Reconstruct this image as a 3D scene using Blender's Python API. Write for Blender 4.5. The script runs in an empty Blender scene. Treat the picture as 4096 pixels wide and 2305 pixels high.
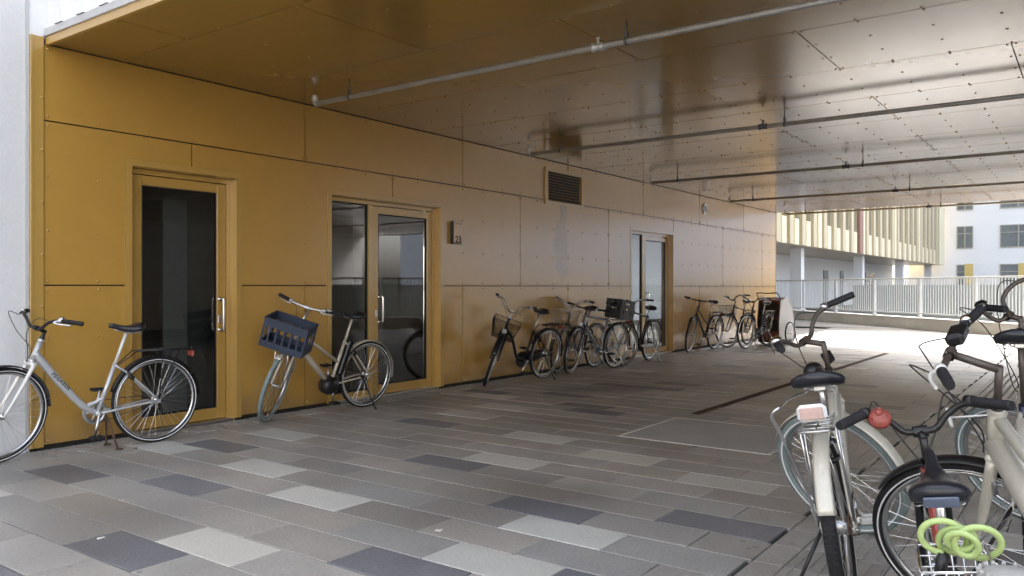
import bpy, math, random
from mathutils import Vector as V, Matrix as Mx
random.seed(7)
R_ = math.radians
scene = bpy.context.scene
col = scene.collection
I4 = Mx.Identity(4)

# ------------------------------------------------------------------ materials
def newmat(name):
    m = bpy.data.materials.new(name); m.use_nodes = True
    nt = m.node_tree; b = nt.nodes['Principled BSDF']
    return m, nt, b

def noisecol(nt, b, c, var=.12, scale=6, scale2=60, bump=0, coord='Object', bscale=None):
    n = nt.nodes; l = nt.links
    tc = n.new('ShaderNodeTexCoord')
    a = n.new('ShaderNodeTexNoise'); a.inputs['Scale'].default_value = scale; a.inputs['Detail'].default_value = 6
    d = n.new('ShaderNodeTexNoise'); d.inputs['Scale'].default_value = scale2; d.inputs['Detail'].default_value = 4
    l.new(tc.outputs[coord], a.inputs['Vector']); l.new(tc.outputs[coord], d.inputs['Vector'])
    mx = n.new('ShaderNodeMath'); mx.operation = 'ADD'
    l.new(a.outputs['Fac'], mx.inputs[0]); l.new(d.outputs['Fac'], mx.inputs[1])
    mr = n.new('ShaderNodeMapRange'); mr.inputs['From Min'].default_value = .7; mr.inputs['From Max'].default_value = 1.3
    mr.inputs['To Min'].default_value = 1-var; mr.inputs['To Max'].default_value = 1+var
    l.new(mx.outputs[0], mr.inputs['Value'])
    cc = n.new('ShaderNodeMix'); cc.data_type = 'RGBA'; cc.blend_type = 'MULTIPLY'; cc.inputs['Factor'].default_value = 1
    cc.inputs['A'].default_value = (*c, 1)
    l.new(mr.outputs[0], cc.inputs['B'])
    l.new(cc.outputs['Result'], b.inputs['Base Color'])
    if bump:
        bp = n.new('ShaderNodeBump'); bp.inputs['Strength'].default_value = bump; bp.inputs['Distance'].default_value = .01
        src = d
        if bscale:
            src = n.new('ShaderNodeTexNoise'); src.inputs['Scale'].default_value = bscale; l.new(tc.outputs[coord], src.inputs['Vector'])
        l.new(src.outputs['Fac'], bp.inputs['Height']); l.new(bp.outputs['Normal'], b.inputs['Normal'])
    return cc, tc, mr

def pm(name, c, rough=.5, metal=0, var=.1, scale=6, scale2=60, bump=0, coat=0, ior=1.5):
    m, nt, b = newmat(name)
    b.inputs['Roughness'].default_value = rough; b.inputs['Metallic'].default_value = metal
    b.inputs['Coat Weight'].default_value = coat; b.inputs['IOR'].default_value = ior
    noisecol(nt, b, c, var, scale, scale2, bump)
    return m

def gold(name, c, rough=.24, stain=False, coat=1):
    m, nt, b = newmat(name)
    n = nt.nodes; l = nt.links
    b.inputs['Roughness'].default_value = rough
    b.inputs['IOR'].default_value = 1.55; b.inputs['Coat Weight'].default_value = coat; b.inputs['Coat Roughness'].default_value = rough-.02; b.inputs['Coat IOR'].default_value = 1.6
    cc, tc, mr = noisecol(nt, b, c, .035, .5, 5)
    # gentle oil-canning of the sheets
    w = n.new('ShaderNodeTexNoise'); w.inputs['Scale'].default_value = .7; w.inputs['Detail'].default_value = .5
    l.new(tc.outputs['Object'], w.inputs['Vector'])
    bp = n.new('ShaderNodeBump'); bp.inputs['Strength'].default_value = .25; bp.inputs['Distance'].default_value = .012
    l.new(w.outputs['Fac'], bp.inputs['Height']); l.new(bp.outputs['Normal'], b.inputs['Normal'])
    g = n.new('ShaderNodeTexNoise'); g.inputs['Scale'].default_value = 3.5; g.inputs['Detail'].default_value = 7
    l.new(tc.outputs['Object'], g.inputs['Vector'])
    gr = n.new('ShaderNodeMapRange'); gr.inputs['From Min'].default_value = .3; gr.inputs['From Max'].default_value = .7
    gr.inputs['To Min'].default_value = rough-.01; gr.inputs['To Max'].default_value = rough+.03
    l.new(g.outputs['Fac'], gr.inputs['Value']); l.new(gr.outputs[0], b.inputs['Roughness'])
    if stain:   # water run below the vent grille: X 10.1..10.8, Z 1.4..2.45
        sx = n.new('ShaderNodeSeparateXYZ'); l.new(tc.outputs['Object'], sx.inputs[0])
        nz = n.new('ShaderNodeTexNoise'); nz.inputs['Scale'].default_value = 4; nz.inputs['Detail'].default_value = 6
        l.new(tc.outputs['Object'], nz.inputs['Vector'])
        def mth(op, a, bb):
            k = n.new('ShaderNodeMath'); k.operation = op
            for i, q in enumerate((a, bb)):
                if q is None: continue
                if isinstance(q, (int, float)): k.inputs[i].default_value = q
                else: l.new(q, k.inputs[i])
            return k.outputs[0]
        dx = mth('DIVIDE', mth('SUBTRACT', sx.outputs[0], 10.24), .20)
        dz = mth('DIVIDE', mth('SUBTRACT', sx.outputs[2], 1.78), .42)
        d2 = mth('ADD', mth('MULTIPLY', dx, dx), mth('MULTIPLY', dz, dz))
        e = mth('ADD', d2, mth('MULTIPLY', mth('SUBTRACT', nz.outputs['Fac'], .5), 5))
        dx2 = mth('DIVIDE', mth('SUBTRACT', sx.outputs[0], 10.3), .09)
        dz2 = mth('DIVIDE', mth('SUBTRACT', sx.outputs[2], 2.3), .28)
        e2 = mth('ADD', mth('ADD', mth('MULTIPLY', dx2, dx2), mth('MULTIPLY', dz2, dz2)), mth('MULTIPLY', mth('SUBTRACT', nz.outputs['Fac'], .5), 4))
        em = mth('MINIMUM', e, e2)
        k = n.new('ShaderNodeMapRange'); k.inputs['From Min'].default_value = .35; k.inputs['From Max'].default_value = 1.35
        k.inputs['To Min'].default_value = 1; k.inputs['To Max'].default_value = 0
        l.new(em, k.inputs['Value'])
        mix = n.new('ShaderNodeMix'); mix.data_type = 'RGBA'; mix.inputs['B'].default_value = (.12, .09, .05, 1)
        l.new(mth('MULTIPLY', k.outputs[0], .5), mix.inputs['Factor']); l.new(cc.outputs['Result'], mix.inputs['A'])
        # splash dirt along the foot of the wall, with an uneven upper edge
        dn = n.new('ShaderNodeTexNoise'); dn.inputs['Scale'].default_value = 2.6; dn.inputs['Detail'].default_value = 8; l.new(tc.outputs['Object'], dn.inputs['Vector'])
        dh = mth('SUBTRACT', mth('MULTIPLY', dn.outputs['Fac'], .55), sx.outputs[2])
        dm = n.new('ShaderNodeMapRange'); dm.inputs['From Min'].default_value = 0; dm.inputs['From Max'].default_value = .25; dm.inputs['To Max'].default_value = .45; l.new(dh, dm.inputs['Value'])
        m3 = n.new('ShaderNodeMix'); m3.data_type = 'RGBA'; m3.inputs['B'].default_value = (.13, .10, .06, 1)
        l.new(dm.outputs[0], m3.inputs['Factor']); l.new(mix.outputs['Result'], m3.inputs['A'])
        l.new(m3.outputs['Result'], b.inputs['Base Color'])
        r2 = mth('ADD', gr.outputs[0], mth('MULTIPLY', k.outputs[0], .06)); l.new(r2, b.inputs['Roughness'])
    return m

M = {}
GOLD = (.48, .27, .052)
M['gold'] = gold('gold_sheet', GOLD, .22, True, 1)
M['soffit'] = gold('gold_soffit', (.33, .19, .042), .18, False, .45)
M['goldtrim'] = gold('gold_trim', (.47, .28, .065), .22)
M['doorgold'] = gold('gold_door_paint', (.45, .26, .055), .22)
M['joint'] = pm('dark_joint', (.02, .018, .015), .9)
M['black'] = pm('black_paint', (.010, .010, .011), .35, 0, .2, 8, 90)
M['matblack'] = pm('matt_black_rubber', (.011, .011, .013), .7, 0, .25, 10, 120, .15)
M['tyre'] = pm('black_tyre', (.011, .011, .013), .8, 0, .3, 20, 200, .5)
M['tealtyre'] = pm('grey_green_tyre', (.19, .24, .24), .75, 0, .15, 20, 200, .3)
M['whiteline'] = pm('reflective_band', (.8, .8, .8), .4, 0, .04)
M['alu'] = pm('aluminium', (.62, .62, .62), .28, 1, .08, 12, 90)
M['chrome'] = pm('chrome', (.75, .75, .75), .12, 1, .05)
M['steelspoke'] = pm('spoke_steel', (.6, .6, .6), .3, 1, .05)
M['silver'] = pm('silver_paint', (.52, .53, .54), .28, .35, .05, 5, 80, coat=.4)
M['silverwhite'] = pm('pearl_white_paint', (.72, .70, .66), .3, .1, .05, 5, 80, coat=.4)
M['cream'] = pm('cream_paint', (.56, .53, .45), .3, .15, .06, 5, 80, coat=.4)
M['champagne'] = pm('champagne_paint', (.60, .54, .44), .3, .2, .06, 5, 80, coat=.3)
M['darkblue'] = pm('dark_blue_paint', (.012, .016, .05), .25, .1, .1, 5, 80, coat=.5)
M['bluegrey'] = pm('blue_grey_paint', (.22, .26, .33), .25, .4, .06, 5, 80, coat=.4)
M['brownpaint'] = pm('brown_grey_paint', (.075, .06, .05), .35, .1, .1, 5, 80)
M['red'] = pm('dull_red_paint', (.30, .06, .045), .4, 0, .12, 8, 60)
M['bellred'] = pm('red_plastic', (.27, .06, .045), .4, 0, .2, 30, 90)
M['saddle'] = pm('black_vinyl', (.014, .015, .02), .28, 0, .25, 20, 150, .08)
M['saddlegrey'] = pm('blue_grey_vinyl', (.10, .12, .17), .4, 0, .12, 20, 150, .1)
M['crateblue'] = pm('dark_blue_plastic', (.026, .036, .065), .45, 0, .15, 10, 80)
M['crateblack'] = pm('black_plastic', (.03, .033, .035), .5, 0, .2, 10, 80)
M['cratewhite'] = pm('printed_white', (.6, .6, .6), .5)
M['lock'] = pm('pale_green_vinyl', (.40, .52, .20), .35, 0, .08, 10, 60)
M['lamp'] = pm('lamp_lens', (.8, .8, .78), .15, 0, .1, 60, 120)
M['reflector'] = pm('pinkish_reflector', (.52, .36, .32), .25, 0, .1, 60, 200)
M['orange'] = pm('orange_plastic', (.65, .22, .01), .35, 0, .2, 40, 90)
M['yellow'] = pm('yellow_plastic', (.85, .50, .02), .35, 0, .1)
M['whitewall'] = pm('white_render', (.68, .68, .68), .8, 0, .05, 1.2, 40, .15)
M['whitemetal'] = pm('white_sheet', (.78, .78, .78), .45, 0, .04, 2, 20)
M['flash'] = pm('grey_flashing', (.55, .55, .54), .4, .3, .05)
M['pipegrey'] = pm('galvanised_pipe', (.55, .54, .51), .4, .5, .15, 8, 60)
M['hang'] = pm('hanger_steel', (.12, .12, .12), .5, .5, .2)
M['rust'] = pm('rusty_drain', (.10, .055, .035), .8, .1, .35, 6, 60, .4)
M['slot'] = pm('opening_shade', (.01, .01, .01), .9)  # near-black colour stands for the shade inside drain slot and vents
M['iron'] = pm('concrete_cover', (.40, .39, .37), .6, 0, .13, 3, 70, .25)
M['concrete'] = pm('pale_concrete', (.60, .575, .53), .85, 0, .12, 2, 40, .3)
M['joints'] = pm('sand_joint', (.10, .095, .085), .95, 0, .3, 4, 80)
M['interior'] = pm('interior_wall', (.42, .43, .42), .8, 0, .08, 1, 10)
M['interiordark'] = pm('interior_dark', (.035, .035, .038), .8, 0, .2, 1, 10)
M['rail'] = pm('galvanised_rail', (.66, .68, .68), .45, .0, .06)
M['ramp'] = pm('pale_grey_panel', (.40, .45, .47), .6, 0, .08, .5, 6)
M['brownsoffit'] = pm('far_soffit', (.48, .38, .26), .35, 0, .08, .4, 6)
M['farcream'] = pm('far_cream_sheet', (.82, .75, .54), .4, 0, .05)
M['fargrey'] = pm('far_beige_sheet', (.60, .52, .36), .5, 0, .05)
M['fargold'] = pm('far_gold_sheet', (.62, .47, .17), .4, 0, .06, .4, 4)
M['farpink'] = pm('far_reddish_sheet', (.30, .17, .13), .5, 0, .06)
M['farwhite'] = pm('far_white_render', (.76, .77, .79), .8, 0, .03, .3, 5)
M['farglass'] = pm('far_window_glass', (.16, .18, .19), .12, 0, .2, .8, 5)
M['farframe'] = pm('far_window_frame', (.34, .33, .28), .5)
M['banner'] = pm('white_banner', (.78, .76, .72), .7)
M['ink'] = pm('dark_ink', (.03, .03, .035), .6)
M['goldink'] = pm('gold_ink', (.16, .10, .03), .6)
M['signface'] = pm('sign_plate', (.68, .53, .40), .4, .2, .08)
M['brownred'] = pm('red_brown_fabric', (.14, .045, .028), .85, 0, .2, 8, 90, .3)
M['cable'] = pm('cable_sheath', (.03, .03, .03), .5)
M['palegrip'] = pm('pale_lever', (.7, .7, .66), .35)
M['door_rubber'] = pm('glazing_gasket', (.01, .01, .01), .7)

def glassmat():
    m = bpy.data.materials.new('window_glass'); m.use_nodes = True
    nt = m.node_tree; n = nt.nodes; l = nt.links; n.clear()
    o = n.new('ShaderNodeOutputMaterial'); mx = n.new('ShaderNodeMixShader'); fr = n.new('ShaderNodeFresnel')
    fr.inputs['IOR'].default_value = 2.1
    t = n.new('ShaderNodeBsdfTransparent'); t.inputs[0].default_value = (.74, .78, .76, 1)
    g = n.new('ShaderNodeBsdfGlossy'); g.inputs['Roughness'].default_value = .015
    nz = n.new('ShaderNodeTexNoise'); nz.inputs['Scale'].default_value = 1.4
    tc = n.new('ShaderNodeTexCoord'); l.new(tc.outputs['Object'], nz.inputs['Vector'])
    bp = n.new('ShaderNodeBump'); bp.inputs['Strength'].default_value = .06; bp.inputs['Distance'].default_value = .01
    l.new(nz.outputs['Fac'], bp.inputs['Height']); l.new(bp.outputs['Normal'], g.inputs['Normal'])
    l.new(fr.outputs[0], mx.inputs[0]); l.new(t.outputs[0], mx.inputs[1]); l.new(g.outputs[0], mx.inputs[2])
    l.new(mx.outputs[0], o.inputs[0])
    return m
M['glass'] = glassmat()

def pavermat(name, c, rough=.42, var=.13, spots=.5):
    m, nt, b = newmat(name)
    n = nt.nodes; l = nt.links
    b.inputs['Roughness'].default_value = rough
    cc, tc, mr = noisecol(nt, b, c, var, 2.2, 55, .25)
    at = n.new('ShaderNodeAttribute'); at.attribute_name = 'tone'
    k = n.new('ShaderNodeMix'); k.data_type = 'RGBA'; k.blend_type = 'MULTIPLY'; k.inputs['Factor'].default_value = 1
    l.new(cc.outputs['Result'], k.inputs['A']); l.new(at.outputs['Color'], k.inputs['B'])
    # chewing gum / oil spots and large wet-looking stains
    vo = n.new('ShaderNodeTexVoronoi'); vo.inputs['Scale'].default_value = 5.5; l.new(tc.outputs['Object'], vo.inputs['Vector'])
    vr = n.new('ShaderNodeMapRange'); vr.inputs['From Min'].default_value = .05; vr.inputs['From Max'].default_value = .10
    vr.inputs['To Min'].default_value = 1; vr.inputs['To Max'].default_value = 0
    l.new(vo.outputs['Distance'], vr.inputs['Value'])
    msk = n.new('ShaderNodeTexNoise'); msk.inputs['Scale'].default_value = .9; l.new(tc.outputs['Object'], msk.inputs['Vector'])
    mk = n.new('ShaderNodeMapRange'); mk.inputs['From Min'].default_value = .5; mk.inputs['From Max'].default_value = .6
    l.new(msk.outputs['Fac'], mk.inputs['Value'])
    mu = n.new('ShaderNodeMath'); mu.operation = 'MULTIPLY'; l.new(vr.outputs[0], mu.inputs[0]); l.new(mk.outputs[0], mu.inputs[1])
    mu2 = n.new('ShaderNodeMath'); mu2.operation = 'MULTIPLY'; l.new(mu.outputs[0], mu2.inputs[0]); mu2.inputs[1].default_value = spots
    sm = n.new('ShaderNodeMix'); sm.data_type = 'RGBA'; sm.inputs['B'].default_value = (.035, .033, .03, 1)
    l.new(mu2.outputs[0], sm.inputs['Factor']); l.new(k.outputs['Result'], sm.inputs['A'])
    big = n.new('ShaderNodeTexNoise'); big.inputs['Scale'].default_value = .55; big.inputs['Detail'].default_value = 5; l.new(tc.outputs['Object'], big.inputs['Vector'])
    bk = n.new('ShaderNodeMapRange'); bk.inputs['From Min'].default_value = .5; bk.inputs['From Max'].default_value = .68; bk.inputs['To Max'].default_value = .5
    l.new(big.outputs['Fac'], bk.inputs['Value'])
    s2 = n.new('ShaderNodeMix'); s2.data_type = 'RGBA'; s2.inputs['B'].default_value = (.06, .055, .05, 1)
    l.new(bk.outputs[0], s2.inputs['Factor']); l.new(sm.outputs['Result'], s2.inputs['A'])
    l.new(s2.outputs['Result'], b.inputs['Base Color'])
    return m
M['pgrey'] = pavermat('grey_paver', (.34, .32, .292), .42, .2)
M['plight'] = pavermat('sand_paver', (.54, .52, .465), .5, .08, .35)
M['pdark'] = pavermat('slate_paver', (.185, .183, .192), .45, .25)
M['court'] = pm('courtyard_paving', (.125, .12, .115), .8, 0, .12, .4, 12)
M['gbase'] = pm('ground_base', (.125, .12, .115), .8, 0, .1, .3, 10)

for k_ in ('court', 'gbase'): M[k_].node_tree.nodes['Principled BSDF'].inputs['Specular IOR Level'].default_value = .1

# ------------------------------------------------------------------ mesh builder
def frame_of(axis):
    a = V(axis).normalized()
    h = V((0, 0, 1)) if abs(a.z) < .9 else V((1, 0, 0))
    u = a.cross(h).normalized(); w = a.cross(u).normalized()
    return a, u, w

def cr(pts, n=6, closed=False):
    P = [V(p) for p in pts]; out = []
    N = len(P); rng = range(N if closed else N-1)
    for i in rng:
        if closed: a, b, c, d = P[(i-1) % N], P[i], P[(i+1) % N], P[(i+2) % N]
        else:
            b, c = P[i], P[i+1]
            a = P[i-1] if i else b*2-c
            d = P[i+2] if i+2 < N else c*2-b
        for k in range(n):
            t = k/n
            out.append(.5*((2*b)+(c-a)*t+(2*a-5*b+4*c-d)*t*t+(3*b-a-3*c+d)*t*t*t))
    if not closed: out.append(P[-1])
    return out

class MB:
    def __init__(s, M=None):
        s.v = []; s.f = []; s.sm = []; s.mi = []; s.M = M or I4; s.m = 0; s.tone = {}
    def add(s, vs, fs, smooth=False):
        o = len(s.v); s.v += [s.M @ V(p) for p in vs]
        for f in fs: s.f.append([i+o for i in f]); s.sm.append(smooth); s.mi.append(s.m)
        return s
    def box(s, c, d, rot=None, bev=0):
        c = V(c); x, y, z = d[0]/2, d[1]/2, d[2]/2
        if bev:
            b = min(bev, x*.9, y*.9, z*.9); vs = []
            idx = {}
            for sx in (-1, 1):
                for sy in (-1, 1):
                    for sz in (-1, 1):
                        for k, (a1, a2, a3) in enumerate(((0, b, b), (b, 0, b), (b, b, 0))):
                            idx[(sx, sy, sz, k)] = len(vs); vs.append(V((sx*(x-a1), sy*(y-a2), sz*(z-a3))))
            fs = []
            for k in range(3):
                for sg in (-1, 1):
                    q = []
                    for (p, r) in ((-1, -1), (1, -1), (1, 1), (-1, 1)):
                        t = [0, 0, 0]; t[k] = sg; t[(k+1) % 3] = p*sg if False else p; t[(k+2) % 3] = r
                        q.append(idx[(t[0], t[1], t[2], k)])
                    if sg < 0: q.reverse()
                    fs.append(q)
            for k in range(3):
                k1, k2 = (k+1) % 3, (k+2) % 3
                for p in (-1, 1):
                    for r in (-1, 1):
                        t = [0, 0, 0]; t[k1] = p; t[k2] = r
                        t[k] = -1; a = tuple(t); t[k] = 1; bb = tuple(t)
                        q = [idx[(*a, k1)], idx[(*bb, k1)], idx[(*bb, k2)], idx[(*a, k2)]]
                        if p*r > 0: q.reverse()
                        fs.append(q)
            for sx in (-1, 1):
                for sy in (-1, 1):
                    for sz in (-1, 1):
                        q = [idx[(sx, sy, sz, 0)], idx[(sx, sy, sz, 1)], idx[(sx, sy, sz, 2)]]
                        if sx*sy*sz < 0: q.reverse()
                        fs.append(q)
        else:
            vs = [V((a, b_, e)) for a in (-x, x) for b_ in (-y, y) for e in (-z, z)]
            fs = [(0, 1, 3, 2), (4, 6, 7, 5), (0, 4, 5, 1), (2, 3, 7, 6), (0, 2, 6, 4), (1, 5, 7, 3)]
        if rot is not None: vs = [rot @ q for q in vs]
        return s.add([q+c for q in vs], fs)
    def bb(s, x0, x1, y0, y1, z0, z1, bev=0):
        return s.box(((x0+x1)/2, (y0+y1)/2, (z0+z1)/2), (abs(x1-x0), abs(y1-y0), abs(z1-z0)), None, bev)
    def tube(s, pts, r, n=8, closed=False, cap=True, flat=None):
        P = [V(p) for p in pts]
        Q = [P[0]]
        for p in P[1:]:
            if (p-Q[-1]).length > 1e-6: Q.append(p)
        P = Q; N = len(P)
        rr = r if isinstance(r, (list, tuple)) else None
        t0 = (P[1]-P[0]).normalized(); _, u, w = frame_of(t0)
        vs = []; prev = t0
        for i in range(N):
            if closed: t = (P[(i+1) % N]-P[i-1]).normalized()
            else: t = (P[min(i+1, N-1)]-P[max(i-1, 0)]).normalized()
            q = prev.rotation_difference(t); u = q @ u; prev = t
            u = (u-t*u.dot(t)).normalized(); w = t.cross(u)
            if rr: f = i/(N-1)*(len(rr)-1); k = min(int(f), len(rr)-2); ri = rr[k]*(1-f+k)+rr[k+1]*(f-k)
            else: ri = r
            for j in range(n):
                a = 2*math.pi*j/n
                d = u*math.cos(a)*ri+w*math.sin(a)*ri
                if flat: d = V((d.x*flat[0], d.y*flat[1], d.z*flat[2]))
                vs.append(P[i]+d)
        fs = []
        for i in range(N if closed else N-1):
            for j in range(n):
                a = i*n+j; b = i*n+(j+1) % n; c = ((i+1) % N)*n+(j+1) % n; d = ((i+1) % N)*n+j
                fs.append((a, b, c, d))
        s.add(vs, fs, n > 4)
        if cap and not closed:
            s.f.append([len(s.v)-len(vs)+j for j in reversed(range(n))]); s.sm.append(False); s.mi.append(s.m)
            s.f.append([len(s.v)-n+j for j in range(n)]); s.sm.append(False); s.mi.append(s.m)
        return s
    def lathe(s, prof, c, axis=(0, 1, 0), n=24, arc=None, smooth=True, closedprof=False):
        a, u, w = frame_of(axis); c = V(c); vs = []; K = len(prof)
        full = arc is None
        a0, a1 = arc or (0, 2*math.pi)
        NN = n if full else n+1
        for i in range(NN):
            th = a0+(a1-a0)*i/n
            d = u*math.cos(th)+w*math.sin(th)
            for (r, h) in prof: vs.append(c+d*r+a*h)
        fs = []
        for i in range(n):
            i2 = (i+1) % NN if full else i+1
            for k in range(K if closedprof else K-1):
                k2 = (k+1) % K
                fs.append((i*K+k, i*K+k2, i2*K+k2, i2*K+k))
        return s.add(vs, fs, smooth)
    def ell(s, c, r, n=12, m=8, rot=None):
        vs = []; fs = []
        for i in range(m+1):
            ph = math.pi*i/m
            for j in range(n):
                th = 2*math.pi*j/n
                q = V((r[0]*math.sin(ph)*math.cos(th), r[1]*math.sin(ph)*math.sin(th), r[2]*math.cos(ph)))
                if rot is not None: q = rot @ q
                vs.append(V(c)+q)
        for i in range(m):
            for j in range(n):
                fs.append((i*n+j, (i+1)*n+j, (i+1)*n+(j+1) % n, i*n+(j+1) % n))
        return s.add(vs, fs, True)
    def loft(s, rings, caps=True, smooth=True, closed=True):
        n = len(rings[0]); vs = [p for r in rings for p in r]; fs = []
        for i in range(len(rings)-1):
            for j in range(n if closed else n-1):
                fs.append((i*n+j, i*n+(j+1) % n, (i+1)*n+(j+1) % n, (i+1)*n+j))
        s.add(vs, fs, smooth)
        if caps and closed:
            o = len(s.v)-len(vs)
            s.f.append([o+j for j in reversed(range(n))]); s.sm.append(smooth); s.mi.append(s.m)
            s.f.append([o+len(vs)-n+j for j in range(n)]); s.sm.append(smooth); s.mi.append(s.m)
        return s
    def mesh(s, name, mats):
        me = bpy.data.meshes.new(name)
        me.from_pydata([tuple(p) for p in s.v], [], s.f)
        for m in (mats if isinstance(mats, (list, tuple)) else [mats]): me.materials.append(M[m] if isinstance(m, str) else m)
        me.polygons.foreach_set('use_smooth', s.sm); me.polygons.foreach_set('material_index', s.mi)
        me.update()
        return me
    def build(s, name, mats, parent=None, label=None):
        return link(name, s.mesh(name, mats), parent, label)

def link(name, me, parent=None, label=None, mat=None):
    o = bpy.data.objects.new(name, me); col.objects.link(o)
    if parent: o.parent = parent
    if mat is not None: o.matrix_local = mat
    if label: o['label'] = label
    return o

def thing(name, label, cat, loc=(0, 0, 0), rot=(0, 0, 0), group=None):
    o = bpy.data.objects.new(name, None); col.objects.link(o); o.empty_display_size = .2
    o.location = loc; o.rotation_euler = rot; o['label'] = label; o['category'] = cat
    if group: o['group'] = group
    return o
def tag(o, label, cat, group=None):
    o['label'] = label; o['category'] = cat
    if group: o['group'] = group
    return o
def struct(o): o['kind'] = 'structure'; return o

def textmesh(name, body, size, mat, M4, parent=None, depth=.002, offset=0.0, spacing=1.0, label=None):
    cu = bpy.data.curves.new(name, 'FONT'); cu.body = body; cu.size = size; cu.extrude = depth; cu.offset = offset
    cu.space_character = spacing; cu.resolution_u = 3
    o = bpy.data.objects.new('tmp', cu); col.objects.link(o)
    dg = bpy.context.evaluated_depsgraph_get(); dg.update()
    me = bpy.data.meshes.new_from_object(o.evaluated_get(dg))
    bpy.data.objects.remove(o); bpy.data.curves.remove(cu)
    me.name = name; me.materials.clear(); me.materials.append(M[mat]); me.transform(M4)
    return link(name, me, parent, label)

# ------------------------------------------------------------------ world frame: camera at origin, wall along +X at Y = WY
WY = 6.53; CZ = 3.12; X0 = 2.9; X1 = 20.3
F_ = V((.8086, .5883, 0)); S_ = V((.5883, -.8086, 0)); FP = 2016.
def pd(x, d):            # ground point at picture column x and distance d along the view
    q = F_*d+S_*((x-1288)/FP*d); return (q.x, q.y)

# ------------------------------------------------------------------ ground and paving
struct(MB().add([(-150, -150, -.06), (260, -150, -.06), (260, 200, -.06), (-150, 200, -.06)], [(0, 1, 2, 3)]).build('ground', 'gbase'))
struct(MB().add([(-8, -12, -.022), (26, -12, -.022), (26, 6.6, -.022), (-8, 6.6, -.022)], [(0, 1, 2, 3)]).build('pavement_bedding', 'joints'))

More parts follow.
